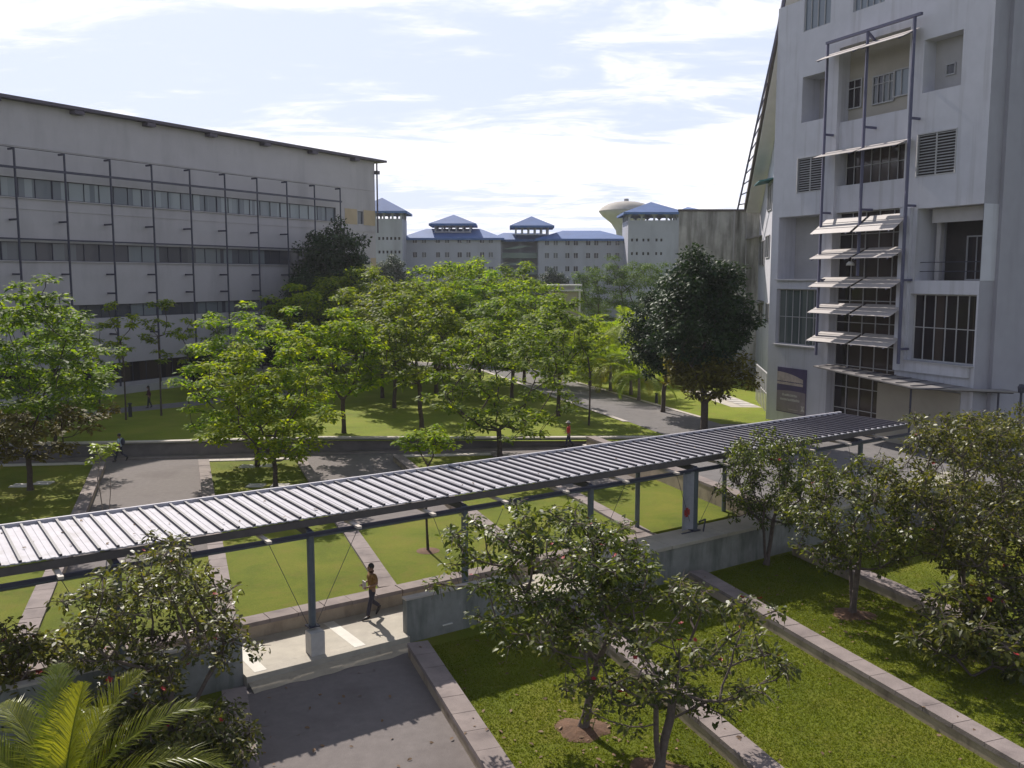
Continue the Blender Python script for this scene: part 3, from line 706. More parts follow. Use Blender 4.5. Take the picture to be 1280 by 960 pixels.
for (u0,u1,v) in ((.2,.72,.37),(.13,.8,.27),(.42,.75,.08)):
    hh = .055 if v > .1 else .012
    x = u0
    while x < u1:
        w = rnd.uniform(.03,.07); m.quad(pr(x,v,.081), pr(min(u1,x+w),v,.081), pr(min(u1,x+w),v+hh*rnd.uniform(.7,1),.081), pr(x,v+hh*rnd.uniform(.7,1),.081)); x += w+.008
m.quad(pr(.85,.08,.081),pr(.9,.08,.081),pr(.97,.2,.081),pr(.92,.2,.081)); m.quad(pr(.93,.08,.082),pr(.98,.08,.082),pr(.9,.2,.082),pr(.85,.2,.082))
m.build('print', mat_basic('poster print', (.45,.42,.42), .5, .2, 4), r)

# ---- leaning wing behind the tower
wg = empty('leaning_wing', (23,84,0), 'white wing with a leaning ladder-like roof edge behind the tower', 'building')
def q3(px, py, Y): return at_y(px, py, Y)
e0, e1 = at_y(983, -25, 71.0), at_y(930, 262, 96.0)       # lower roof edge line, near/high to far/low
def along(p, q, t): return p+(q-p)*t
ba, bb = (21.6,71.0), (25.5,96.0)     # wing wall foot line
top = lambda t: along(e0,e1,t).z-.6
m = MB()
wh = [(ba[0]+(bb[0]-ba[0])*t, ba[1]+(bb[1]-ba[1])*t, t) for t in (0,.25,.5,.75,1)]
for i in range(4):
    a, b = wh[i], wh[i+1]
    m.quad((a[0],a[1],-.1),(b[0],b[1],-.1),(b[0],b[1],top(b[2])),(a[0],a[1],top(a[2])))
m.build('wall', M['white_wall'], wg)
m = MB(); X = Vector((1,0,0)); dz = Vector((0,0,.45))
m.hexa([e0, e0+X*9, e1+X*9, e1, e0+dz, e0+X*9+dz, e1+X*9+dz, e1+dz]); m.build('roof', M['fascia'], wg)
m = MB(); dz2 = Vector((0,0,-.25)); m.hexa([e0+X*.25+dz2*1.2, e0+X*3+dz2*1.2, e1+X*3+dz2*1.2, e1+X*.25+dz2*1.2, e0+X*.25+Vector((0,0,-.01)), e0+X*3+Vector((0,0,-.01)), e1+X*3+Vector((0,0,-.01)), e1+X*.25+Vector((0,0,-.01))]); m.build('soffit', M['soffit'], wg)
g0, g1 = at_y(977, 15, 71.0), at_y(922, 262, 96.0)
m = MB(); m.tube([g0+(g0-g1)*.1, g1], .09, 6); 
for i in range(15):
    t = (i+.5)/15; m.tube([along(g0,g1,t), along(e0,e1,t+.01)+Vector((0,0,.2))], .06, 5)
m.build('edge_rail', M['frame_steel'], wg)
WD = Vector((bb[0]-ba[0], bb[1]-ba[1], 0)).normalized()
def wp(s, out, z): return Vector((ba[0]+WD.x*s-WD.y*out, ba[1]+WD.y*s+WD.x*out, z))
for (px0,py0,px1,py1) in ((950,302,955.5,332),(958,295,962,322),(949,380,954,408),(958,378,962,405),(961,232,965,262)):
    s0, z1 = on_plane(px0,py0,ba,WD); s1, z0 = on_plane(px1,py1,ba,WD)
    a, b = min(s0,s1), max(s0,s1)
    if a < .3: a = .3
    if b < a+.5: b = a+1.2
    window(a, b, z0, z1, .02, M['glass'], 2, 1, parent=wg, P=wp)
for (px,py,mt) in ((950,296,'canopy'),(952,377,'canopy'),(964,226,'teal')):
    s, z = on_plane(px,py,ba,WD)
    m = MB(); s = max(1.5, s); m.hexa([wp(s-2,.02,z), wp(s+2.5,.02,z), wp(s+2.5,1.3,z-.25), wp(s-2,1.3,z-.25), wp(s-2,.02,z+.12), wp(s+2.5,.02,z+.12), wp(s+2.5,1.3,z-.15), wp(s-2,1.3,z-.15)])
    m.build('window_canopy', M[mt], wg)
m = MB()
for i in range(8):
    m.bar(wp(1+i*1.1,1.6,.1), wp(1+i*1.1,1.6,3.2), .07)
m.bar(wp(.8,1.6,3.2), wp(9,1.6,3.2), .08); m.bar(wp(.8,1.6,1.6), wp(9,1.6,1.6), .06); m.build('screen', M['mullion'], wg)

# ---- stained block left of it
X0, X1, YB = at_y(849,263,97).x, at_y(944,263,97).x, 97
zt2 = at_y(849,264,YB).z
r = empty('concrete_block', (X0+4,YB+6,0), 'grey concrete block with dark rain stains behind the dark tree', 'building')
m = MB(); m.prism([(X0,YB),(X1+4,YB),(X1+4,YB+14),(X0+3.2,YB+14)], -.6, zt2); m.build('wall', M['stained'], r)
m = MB(); m.prism([(X0-.15,YB-.15),(X1+4.2,YB-.15),(X1+4.2,YB+14.2),(X0+3.1,YB+14.2)], zt2+.002, zt2+.2); m.build('coping', M['fascia'], r)
m = MB(); xx = at_y(918,263,97).x; m.tube([(xx,YB-.08,0),(xx,YB-.08,zt2)], .09, 6); m.tube([(xx+1.3,YB-.08,0),(xx+1.3,YB-.08,zt2)], .05, 6); m.build('drain_pipe', M['recess'], r)

# ------------------------------------------------------------------ left building
LO = (-35.0, 79.0); LD = Vector((.581,1)).normalized(); LN = (LD[1], -LD[0])
def lp(s, out, z): return Vector((LO[0]+LD[0]*s+LN[0]*out, LO[1]+LD[1]*s+LN[1]*out, z))
def lq_(px, py): return on_plane(px, py, LO, LD)
LE = lq_(468,210)[0]; LS = -46
lb = empty('long_building', lp(10,0,.5), 'long cream building at left with window bands and steel posts', 'building')
bands = []
for (x,y0,y1,e) in ((420,259.7,277,lq_(420,270)[0]), (363,313.6,331,LE-3.0), (113,381,398,lq_(430,370)[0]), (155,453,478,lq_(430,370)[0])):
    a = lq_(x,y0)[1]; b = lq_(x,y1)[1]; bands.append([LS+1, e, b, a, .25])
sw = [*[lq_(447,270)[0], lq_(454,270)[0]], 0, 0, .2]; sw[2], sw[3] = lq_(450,280)[1], lq_(450,264)[1]
mb = MB(); wall_open(mb, lp, LS, LE, 0, 24.3, bands+[sw], .25)
mb.quad(lp(LE,0,0), lp(LE,-24,0), lp(LE,-24,22.5), lp(LE,0,24.3)); mb.quad(lp(LS,0,0), lp(LS,0,24.3), lp(LS,-24,24.3), lp(LS,-24,0)); mb.quad(lp(LS,-24,0), lp(LS,-24,24), lp(LE,-24,24), lp(LE,-24,0))
mb.build('wall', M['cream_wall'], lb)
mats = ['glass_curtain','glass_dim','glass_dim','glass_dark']
for i, b in enumerate(bands):
    L = b[1]-b[0]; nseg = int(L/8.55)+1
    for k in range(nseg):
        s0 = b[1]-(k+1)*8.55; s1 = b[1]-k*8.55-.001
        if s1 < b[0]: continue
        s0 = max(s0, b[0])
        g = MB(); g.quad(lp(s0,-.22,b[2]), lp(s1,-.22,b[2]), lp(s1,-.22,b[3]), lp(s0,-.22,b[3])); g = g.build('window', M[mats[i]], lb)
        f = MB(); nb = max(1, round((s1-s0)/1.42))
        for j in range(nb+1): a = s0+.03+(s1-s0-.06)*j/nb; f.bar(lp(a,-.18,b[2]), lp(a,-.18,b[3]), .05, .06)
        for zq in (b[2]+.03, b[3]-.03): f.bar(lp(s0,-.185,zq), lp(s1,-.185,zq), .06, .05)
        f.build('mullions', M['dark_steel'], g)
g = MB(); g.quad(lp(sw[0],-.18,sw[2]), lp(sw[1],-.18,sw[2]), lp(sw[1],-.18,sw[3]), lp(sw[0],-.18,sw[3])); g.build('window', M['glass'], lb)
m = MB()
for (y0,y1) in ((262,281),(322,338)):
    z1, z0 = lq_(450,y0)[1], lq_(450,y1)[1]; s0 = lq_(431,270)[0]
    if y0 > 300: s0 = LE-1.0
    if y0 < 300:
        m = MB(); m.box(lp((s0+sw[0])/2-.05,.01,(z0+z1)/2),(sw[0]-s0-.1,.04,z1-z0),LD); m.build('ochre_panel', M['ochre'], lb); m = MB(); m.box(lp((LE+sw[1])/2,.01,(z0+z1)/2),(LE-sw[1]-.1,.04,z1-z0),LD); m.build('ochre_panel', M['ochre'], lb); m = MB()
    else: m.box(lp(LE-.5,.01,(z0+z1)/2),(1.0,.04,z1-z0),LD)
m.build('ochre_panel', M['ochre'], lb)
m = MB(); zz = lq_(468,205)[1]
m.hexa([lp(LS,-24,24.0), lp(LS,.8,24.3), lp(LE+1.4,.8,24.3), lp(LE+1.4,-24,24.2), lp(LS,-24,24.4), lp(LS,.8,24.55), lp(LE+1.4,.8,24.55), lp(LE+1.4,-24,24.4)])
m.build('roof', M['purple_edge'], lb)
for k in range(9):
    s = LE-4-k*7.0
    m = MB(); m.box(lp(s,.4,24.12),(.9,.72,.3),LD); m.build('eave_block', M['purple_edge'], lb)
m = MB(); m.tube([lp(LE+.2,.2,24.2), lp(LE+.2,.2,16)], .1, 6); m.box(lp(LE+.2,.2,zz-1.0),(.5,.5,.4),LD); m.build('drain_pipe', M['purple_edge'], lb)
m = MB()
for b in bands[:2]: m.box(lp((b[0]+b[1])/2,.06,b[2]-.05),(b[1]-b[0],.14,.08),LD)
m.box(lp((LS+LE)/2,.02,16.1),(LE-LS,.06,.06),LD); m.box(lp((LS+LE)/2,.02,20.9),(LE-LS,.06,.05),LD)
m.build('ledge', M['cream_wall'], lb)
LF = (LO[0]+LN[0]*1.1, LO[1]+LN[1]*1.1)
s_first, s_last = on_plane(137,200,LF,LD)[0], on_plane(425,235,LF,LD)[0]
step = (s_last-s_first)/7
ztp = on_plane(425,235,LF,LD)[1]; zh = on_plane(425,252,LF,LD)[1]
for k in range(-6, 8):
    s = s_first+k*step
    m = MB(); m.bar(lp(s,1.1,.5), lp(s,1.1,ztp), .13, .13); m.bar(lp(s,1.1,ztp-.08), lp(s,.4,ztp-.08), .15,.15)
    p = m.build('facade_post', M['dark_steel'], lb)
    m = MB()
    for z in (15.2, 11.0, 9.4, 5.9): m.bar(lp(s,1.1,z), lp(s,.02,z), .14, .14)
    m.build('wall_bracket', M['dark_steel'], p)
m = MB(); m.bar(lp(s_first-6.5*step,1.1,zh), lp(s_last+.2,1.1,zh), .18,.18); m.build('facade_rail', M['dark_steel'], lb)
for z in (13.75,):
    m = MB(); m.bar(lp(LS+1,.35,z), lp(s_last-3,.35,z), .12,.12); m.build('facade_rail', M['dark_steel'], lb)
m = MB(); m.tube([lp(s_first-6.5*step,1.1,ztp), lp(s_last,1.1,ztp)], .025, 4); m.build('wire', M['cable'], lb)
m = MB(); m.box(lp((LS+LE)/2, 1.6, .9), (LE-LS, .3, 1.1), LD); tag(m.build('planter_wall', M['recess']), 'pale planter wall along the foot of the long cream building', 'wall')

# ------------------------------------------------------------------ far hostel
def hp(px, py, Y=216): return at_y(px, py, Y)
def roof_hip(mb, x0, x1, y0, y1, ze, zr, ins, ov=.8):
    xm0, xm1 = x0+ins, x1-ins
    if xm0 > xm1: xm0 = xm1 = (x0+x1)/2
    ym = (y0+y1)/2
    a = [(x0-ov,y0-ov,ze),(x1+ov,y0-ov,ze),(x1+ov,y1+ov,ze),(x0-ov,y1+ov,ze)]
    r0, r1 = (xm0,ym,zr), (xm1,ym,zr)
    mb.poly([a[0],a[1],r1,r0]); mb.poly([a[2],a[3],r0,r1]); mb.poly([a[1],a[2],r1]); mb.poly([a[3],a[0],r0]); mb.poly([a[3],a[2],a[1],a[0]])
    lo = [(p[0],p[1],p[2]-.5) for p in a]
    for i in range(4): j = (i+1)%4; mb.quad(lo[i],lo[j],a[j],a[i])
def wing(label, px0, px1, ye, yr, wins, Y=216, depth=14, ins=5, xtra=0):
    x0, x1 = hp(px0,300,Y).x, hp(px1,300,Y).x; ze, zr = hp(640,ye,Y).z, hp(640,yr,Y).z
    r = empty('hostel_wing', ((x0+x1)/2,Y+depth/2,0), label, 'building', 'blue-roofed hostel blocks')
    opsW = []
    for (a, b, y0, y1) in wins:
        opsW.append((hp(a,300,Y).x-x0, hp(b,300,Y).x-x0, hp(640,y1,Y).z, hp(640,y0,Y).z, .3))
    Pw = lambda s, out, z: Vector((x0+s, Y-out, z))
    mb = MB(); wall_open(mb, Pw, 0, x1-x0, -.3, ze, opsW, .3)
    mb.quad((x0,Y,-.3),(x0,Y,ze),(x0,Y+depth,ze),(x0,Y+depth,-.3)); mb.quad((x1,Y,-.3),(x1,Y+depth,-.3),(x1,Y+depth,ze),(x1,Y,ze)); mb.quad((x0,Y+depth,-.3),(x0,Y+depth,ze),(x1,Y+depth,ze),(x1,Y+depth,-.3))
    mb.build('wall', M['hostel_wall'], r)
    for o in opsW:
        g = MB(); g.quad(Pw(o[0],-.28,o[2]),Pw(o[1],-.28,o[2]),Pw(o[1],-.28,o[3]),Pw(o[0],-.28,o[3])); g = g.build('window', M['glass'], r)
        f = MB(); c = (o[0]+o[1])/2; f.bar(Pw(c,-.22,o[2]),Pw(c,-.22,o[3]),.1,.08); f.bar(Pw(o[0]-.1,.06,o[2]-.06),Pw(o[1]+.1,.06,o[2]-.06),.12,.12); f.build('frame', M['mullion'], g)
    mb = MB(); roof_hip(mb, x0, x1, Y, Y+depth, ze, zr, ins); mb.build('roof', M['blue_roof'], r)
    return r
def wrow(pxs, ys, w=5.2, h=6.2): return [(p-w/2, p+w/2, y-h/2, y+h/2) for y in ys for p in pxs]
ysr = (300.5, 318.5, 336.5, 354)
crop = lambda q: 440+q/2.4615
wl = wing('left grey wing of the far hostel with a long blue roof', 503, 626, 297.5, 284, wrow([crop(q) for q in (193,221,264,292,331,358,400,427)], ysr), ins=5)
wr = wing('right grey wing of the far hostel with a long blue roof', 673, 786, 298.5, 286.5, wrow([crop(q) for q in (600,627,663,689,727,752,791,817)], (303.5,319.5,336,353)), ins=6)
# middle stair link
Y = 222; x0, x1 = hp(626,300,216).x, hp(673,300,216).x
r = empty('stair_link', ((x0+x1)/2,Y+5,0), 'green balconied stair link between the two hostel wings', 'building')
zt3 = hp(640,300,Y).z
m = MB(); m.box(((x0+x1)/2,Y+8,zt3/2-.2),(x1-x0-.1,8,zt3+.4)); m.build('wall', M['hostel_wall'], r)
for i, y in enumerate((302,322,343)):
    z = hp(640,y,Y).z
    if i:
        m = MB(); m.box(((x0+x1)/2,Y+2,z+.5),(x1-x0-.2,4,1.3)); m.build('balcony', M['green_balcony'], r)
    m = MB(); m.hexa([(x0+.2,Y-.3,z-1.8),(x0+3.2,Y-.3,z-1.8),(x0+3.2,Y+.2,z-1.8),(x0+.2,Y+.2,z-1.8),(x0+4,Y-.3,z-3.6+2.6),(x0+7.5,Y-.3,z-3.6+2.6),(x0+7.5,Y+.2,z-1),(x0+4,Y+.2,z-1)]); m.build('stair_flight', M['green_balcony'], r)
m = MB(); 
for q in (.15,4.4,8.6): m.box((x0+q+.2,Y+.4,zt3/2),(.35,.35,zt3)); 
m.build('pillar', M['hostel_wall'], r)
mb = MB(); roof_hip(mb, x0-2.5, x1+4, Y, Y+13, zt3+.1, hp(640,291,Y).z+.3, 3); mb.build('roof', M['blue_roof'], r)
# end towers and cupolas
def cupola(par, cx, cy, w, d, z0, z1, zr, arches, name='lantern'):
    mb = MB(); roof_hip(mb, cx-w/2, cx+w/2, cy-d/2, cy+d/2, z1, zr, w/2, ov=1.2); g = mb.build(name+'_roof', M['blue_roof'], par)
    mb = MB(); n = arches
    for sy in (-1,1):
        for i in range(n+1): mb.box((cx-w/2+.25+(w-.5)*i/n, cy+sy*(d/2-.25), (z0+z1)/2), (.42,.42,z1-z0))
        for i in range(n):      # arched heads
            a = cx-w/2+.25+(w-.5)*i/n+.2; b = cx-w/2+.25+(w-.5)*(i+1)/n-.2; hh = min((b-a)*.3,(z1-z0)*.35)
            pts = [(a+(b-a)*t/8, z1-.25-hh+hh*math.sin(math.pi*t/8)) for t in range(9)]
            for t in range(8): mb.hexa([(pts[t][0],cy+sy*(d/2-.35),pts[t][1]),(pts[t+1][0],cy+sy*(d/2-.35),pts[t+1][1]),(pts[t+1][0],cy+sy*(d/2-.12),pts[t+1][1]),(pts[t][0],cy+sy*(d/2-.12),pts[t][1]),(pts[t][0],cy+sy*(d/2-.35),z1),(pts[t+1][0],cy+sy*(d/2-.35),z1),(pts[t+1][0],cy+sy*(d/2-.12),z1),(pts[t][0],cy+sy*(d/2-.12),z1)])
    for sx in (-1,1):
        for i in range(1,3): mb.box((cx+sx*(w/2-.25), cy-d/2+.25+(d-.5)*i/3, (z0+z1)/2), (.42,.42,z1-z0))
    for sy in (-1,1): mb.box((cx, cy+sy*(d/2-.25), z0+.15), (w,.46,.3))
    for sx in (-1,1): mb.box((cx+sx*(w/2-.25), cy, z0+.14), (.46,d,.3))
    mb.build(name+'_columns', M['hostel_wall'], par)
for par, c, e0_, e1_, ye, yb, yr in ((wl,567,541,594,280.5,287,268), (wr,664.5,641,690,283,290,270)):
    cx = hp(c,300,222).x; w = hp(e1_,300,222).x-hp(e0_,300,222).x
    cupola(par, cx, 223, w*.86, 8, hp(640,yb+4.5,222).z, hp(640,ye,222).z, hp(640,yr,222).z, 5)
def stair_tower(label, px0, px1, yw, ye, yr, vents, Y=208, arches=3, dep=9):
    x0, x1 = hp(px0,300,Y).x, hp(px1,300,Y).x; zw, ze, zr = hp(640,yw,Y).z, hp(640,ye,Y).z, hp(640,yr,Y).z
    r = empty('stair_tower', ((x0+x1)/2,Y+dep/2,0), label, 'building', 'hostel stair towers')
    ov = [(hp(a-1.3,300,Y).x-x0, hp(a+1.3,300,Y).x-x0, hp(640,y+1.8,Y).z, hp(640,y-1.8,Y).z, .5) for (a,y) in vents]
    Pw = lambda s, out, z: Vector((x0+s, Y-out, z)); mb = MB(); wall_open(mb, Pw, 0, x1-x0, -.3, zw, ov, .5)
    mb.quad((x0,Y,-.3),(x0,Y,zw),(x0,Y+dep,zw),(x0,Y+dep,-.3)); mb.quad((x1,Y,-.3),(x1,Y+dep,-.3),(x1,Y+dep,zw),(x1,Y,zw)); mb.quad((x0,Y,zw),(x1,Y,zw),(x1,Y+dep,zw),(x0,Y+dep,zw))
    mb.build('wall', M['hostel_wall'], r)
    for o in ov: g = MB(); g.quad(Pw(o[0],-.45,o[2]),Pw(o[1],-.45,o[2]),Pw(o[1],-.45,o[3]),Pw(o[0],-.45,o[3])); g.build('vent', M['interior'], r)
    cupola(r, (x0+x1)/2, Y+dep/2, x1-x0, dep, zw, ze, zr, arches, 'loggia'); return r
stair_tower('grey stair tower with pyramid blue roof beside the cream building', 447, 503, 275, 264, 245, [(q,y) for y in (298,315) for q in (474,479,484,489,494,499)], arches=5)
t2 = stair_tower('grey stair tower with arched loggia under the large blue pyramid roof', 785, 850, 277, 265.5, 250, [(crop(q),y) for y in (300,317) for q in (862,877,897,912,937,952)], arches=4, dep=11)
rb = empty('far_block', (hp(865,260,225).x,230,0), 'small blue roof peeping above the stained concrete block', 'building')
mb = MB(); xa, xb = hp(850,260,225).x, hp(880,260,225).x; roof_hip(mb, xa, xb, 225, 236, hp(640,264,225).z, hp(640,256.5,225).z, 4); mb.build('roof', M['blue_roof'], rb)
mb = MB(); mb.box(((xa+xb)/2,230,hp(640,264,225).z/2-.3),(xb-xa,10,hp(640,264,225).z)); mb.build('wall', M['hostel_wall'], rb)
# water tower
Yw = 275; cx = at_y(783,250,Yw).x; z_ = lambda y: at_y(640,y,Yw).z; rr = 7.9
r = empty('water_tower', (cx,Yw,0), 'mushroom-shaped concrete water tower behind the hostel roofs', 'water tower')
m = MB(); zc = z_(264)
m.lathe([(2.6,-.3),(2.6,z_(300)),(3.0,z_(288)),(4.4,z_(279)),(7.0,z_(270)),(rr,z_(265.5)),(rr+.1,zc)], (cx,Yw,0), 32); m.build('bowl', M['dome'], r, smooth=True)
m = MB(); m.lathe([(rr+.25,zc+.02),(rr*.9,z_(259)),(rr*.68,z_(255)),(rr*.4,z_(252.6)),(.6,z_(251.5)),(.01,z_(251.4))], (cx,Yw,0), 32); m.build('dome_roof', mat_basic('tank lid', (.40,.37,.33), .85, .15, .3), r, smooth=True)
m = MB(); m.lathe([(.7,z_(251.8)),(.7,z_(248.5)),(.01,z_(248))], (cx,Yw,0), 12); m.build('vent_cap', M['dome'], r)
# pavilion among trees
px = at_y(706,365,125); r = empty('pavilion', (px.x,125,.3), 'small flat-roofed cream pavilion among the trees', 'pavilion')
m = MB(); zt4 = px.z+.9
m.box((px.x,126.5,zt4),(4.6,3.6,.22)); m.box((px.x,126.5,zt4-.35),(2.6,2.0,.5)); m.box((px.x,126.5,zt4-.7),(4.8,3.8,.18)); m.build('roof', M['soffit'], r)
m = MB(); m.box((px.x,126.5,(zt4-.9)/2),(3.6,2.6,zt4-.9)); m.build('wall', M['cream_panel'], r)
m = MB(); 
for q in (-2,2): m.box((px.x+q,125.0,(zt4-.8)/2),(.25,.25,zt4-.8))
m.build('pillar', M['soffit'], r)

# ------------------------------------------------------------------ vegetation
NPR = np.random.RandomState(11)
def leaf_mesh(name, centers, rad, nper, size, aspect, mat, fold=.15, up=.8, flat=.55, shape=6, droop=0.0):
    """many single leaves round clump centres; returns mesh"""
    C = np.repeat(np.array(centers), nper, 0); n = len(C)
    g = NPR.normal(size=(n,3)); g /= np.linalg.norm(g,axis=1)[:,None]; rr_ = NPR.rand(n,1)**.45*rad
    P = C + g*rr_*np.array([1,1,flat]); 
    nrm = NPR.normal(size=(n,3))*(1-up)*1.2 + np.array([0,0,1]) + g*.35; nrm /= np.linalg.norm(nrm,axis=1)[:,None]
    d = NPR.normal(size=(n,3)) + g*.9 + np.array([0,0,-droop]); d -= nrm*(d*nrm).sum(1)[:,None]; d /= np.linalg.norm(d,axis=1)[:,None]
    w = np.cross(nrm, d); L = size*(.65+.7*NPR.rand(n,1)); Wd = L*aspect/2
    if shape == 6:
        V = np.stack([P, P+d*L*.35+w*Wd+nrm*Wd*fold*2, P+d*L*.75+w*Wd*.75+nrm*Wd*fold, P+d*L-nrm*L*.12, P+d*L*.75-w*Wd*.75+nrm*Wd*fold, P+d*L*.35-w*Wd+nrm*Wd*fold*2],1)
    else:
        V = np.stack([P, P+d*L*.5+w*Wd, P+d*L-nrm*L*.08, P+d*L*.5-w*Wd],1)
    k = V.shape[1]; V = V.reshape(-1,3)
    me = bpy.data.meshes.new(name); me.vertices.add(len(V)); me.vertices.foreach_set('co', V.ravel())
    me.loops.add(n*k); me.loops.foreach_set('vertex_index', np.arange(n*k, dtype=np.int32))
    me.polygons.add(n); me.polygons.foreach_set('loop_start', np.arange(0,n*k,k,dtype=np.int32)); me.polygons.foreach_set('loop_total', np.full(n,k,dtype=np.int32))
    me.materials.append(mat); me.update(); me.validate()
    return me

def skeleton(rng, trunk_h, r0, crown, nclump, z_lo, bare=.0, lean=.05, shell=.55, multi=1, spread=1.0):
    """crown=(rx,ry,rz,cz). returns (branch MB, clump centres)"""
    rx, ry, rz, cz = crown[:4]; ox, oy = (crown[4], crown[5]) if len(crown) > 4 else (0, 0)
    nodes = [Vector((0,0,0))]; par = [-1]
    lx, ly = rng.uniform(-lean,lean), rng.uniform(-lean,lean)
    roots = []
    for q in range(multi):
        prev = 0; a = rng.uniform(0,6.28)
        for i in range(1,5):
            t = i/4; off = (0 if multi == 1 else .35*t*spread)
            nodes.append(Vector((lx*trunk_h*t+math.cos(a)*off+rng.uniform(-.03,.03)*trunk_h*.5, ly*trunk_h*t+math.sin(a)*off+rng.uniform(-.03,.03)*trunk_h*.5, trunk_h*t))); par.append(prev); prev = len(nodes)-1
        roots.append(prev)
    C = []
    tries = 0
    while len(C) < nclump and tries < 5000:
        tries += 1
        v = Vector((rng.gauss(0,1),rng.gauss(0,1),rng.gauss(0,1))).normalized()*(shell+(1-shell)*rng.random()**.6)*rng.uniform(.8,1.12)
        p = Vector((v.x*rx+ox, v.y*ry+oy, v.z*rz+cz))
        if p.z < z_lo: continue
        if any((p-c).length < min(rx,rz)*.16 for c in C): continue
        C.append(p)
    top = nodes[roots[0]]; start = {0:1}
    order = sorted(C, key=lambda c: (c-top).length)
    dist = [0.0]*len(nodes)
    leafnodes = []
    for c in order:
        best, bi = 1e9, 0
        for i, nd in enumerate(nodes):
            if i < 3: continue
            dd = (c-nd).length; cost = dd+.35*dist[i]+max(0, nd.z-c.z)*.8
            if cost < best: best, bi = cost, i
        a = nodes[bi]; L = (c-a).length; ns = 2 if L < 1 else 3; prev = bi
        for k in range(1, ns+1):
            t = k/ns; p = a.lerp(c, t) + Vector((rng.uniform(-1,1),rng.uniform(-1,1),rng.uniform(-.4,.6)))*L*.07*(1 if k < ns else 0) - Vector((0,0,L*.06*math.sin(math.pi*t)))
            nodes.append(p); par.append(prev); dist.append(dist[prev]+L/ns); prev = len(nodes)-1
        leafnodes.append(prev)
    cnt = [0]*len(nodes)
    for l in leafnodes:
        i = l
        while i != -1: cnt[i] += 1; i = par[i]
    tot = len(leafnodes)
    mb = MB()
    rad = [max(.018, r0*(max(c,1)/tot)**.5*(.82 if i > 4 else 1)) for i, c in enumerate(cnt)]
    rad[0] = r0*1.35
    for i in range(1, len(nodes)):
        if cnt[i] == 0 and i > 4*multi: continue
        mb.tube([nodes[par[i]], nodes[i]], [rad[par[i]] if par[i] > 0 or i == 1 else r0*1.3, rad[i]] if rad[par[i]] < rad[i]*2.2 else [rad[i]*1.35, rad[i]], 7 if rad[i] > .06 else 4, cap=False)
    return mb, C

def make_tree(name, label, cat, seed, trunk_h, r0, crown, nclump, z_lo, leaf, bark, clump_r, nper, size, aspect=.45, shape=4, flat=.5, up=.8, multi=1, flowers=0, brown_low=0, group=None, twigs=0, shell=.5, spread=1.0, droop=0.0):
    rng = random.Random(seed)
    r = empty(name, (0,0,0), label, cat, group)
    mb, C = skeleton(rng, trunk_h, r0, crown, nclump, z_lo, multi=multi, shell=shell, spread=spread)
    for c in C if twigs else []:
        for q in range(twigs):
            v = Vector((rng.gauss(0,1),rng.gauss(0,1),rng.gauss(0,.6))).normalized()*clump_r*rng.uniform(.7,1.35)
            mb.tube([c, c+v*.5+Vector((0,0,.04)), c+v], [.014,.010,.006], 3, cap=False)
    mb.build('trunk', bark, r, smooth=True)
    if brown_low:
        lo = [c for c in C if c.z < crown[3]-crown[2]*(1-brown_low)]; hi = [c for c in C if c not in lo]
    else: lo, hi = [], C
    me = leaf_mesh('crown', hi, clump_r, nper, size, aspect, leaf, shape=shape, flat=flat, up=up, droop=droop)
    o = bpy.data.objects.new('crown', me); COL.objects.link(o); o.parent = r
    if lo:
        me = leaf_mesh('lower_crown', lo, clump_r, nper, size, aspect, M['leaf_brown'], shape=shape, flat=flat, up=up)
        o = bpy.data.objects.new('lower_crown', me); COL.objects.link(o); o.parent = r; o['label'] = 'bronze brown lower leaves'
    if flowers:
        fm = MB()
        for k in range(5):
            a = k*1.2566; d = Vector((math.cos(a),math.sin(a),.35)); w = Vector((-math.sin(a),math.cos(a),0))*.045
            fm.poly([Vector((0,0,0)), d*.06+w, d*.11+w*.8, d*.12-w*.4, d*.06-w])
        fo = None
        for k in range(flowers):
            c = rng.choice(C); v = Vector((rng.gauss(0,1),rng.gauss(0,1),abs(rng.gauss(0,1))*.6-.1)).normalized()*clump_r*.95
            if fo is None: fo = f = fm.build('flower', M['red_petal'], r)
            else: f = fo.copy(); COL.objects.link(f); f.parent = r
            f.location = c+v; f.rotation_euler = (rng.uniform(-.7,.7), rng.uniform(-.7,.7), rng.uniform(0,6)); s = rng.uniform(.4,.75); f.scale = (s,s,s)
    return r

PROTO = {}
def place(key, loc, rz=0, s=1.0, sz=None, label=None, group=None, used={}):
    src = PROTO[key]
    if key not in used: used[key] = 1; o = src
    else: o = copy_tree(src)
    o.location = (loc[0], loc[1], loc[2]); o.rotation_euler.z = rz; o.scale = (s, s, sz or s)
    if label: o['label'] = label
    if group: o['group'] = group
    return o

def bright(key, seed, H, rx, cz, rz, ncl, leaf='leaf_bright', brown=0, r0=.13, th=None, multi=1, cr=.60, nper=78, size=.29, zlo=None, flat=.42, name='shade_tree'):
    PROTO[key] = make_tree(name, 'leafy tree', 'tree', seed, th or (cz-rz)*1.15, r0, (rx,rx,rz,cz), ncl, zlo if zlo is not None else cz-rz*.9, M[leaf], M['bark'], cr, nper, size, .5, 4, flat, .75, multi, brown_low=brown)
bright('b1', 3, 9.4, 4.2, 5.0, 4.4, 125, th=1.9, zlo=1.7, r0=.14)
bright('b2', 5, 7, 3.5, 4.5, 3.7, 90, th=1.9, zlo=1.6, r0=.12)
bright('b3', 9, 7, 2.6, 4.3, 2.9, 70, cr=.58, th=2.0, zlo=1.8)
bright('b4', 14, 7, 2.9, 5.2, 2.8, 74, 'leaf_mid', cr=.58)
bright('b5', 21, 8, 4.5, 4.8, 4.4, 125, 'leaf_mid', r0=.15, cr=.58, nper=60, th=1.7, zlo=1.2)
bright('b6', 27, 8, 3.6, 5.4, 3.4, 100, 'leaf_mid')
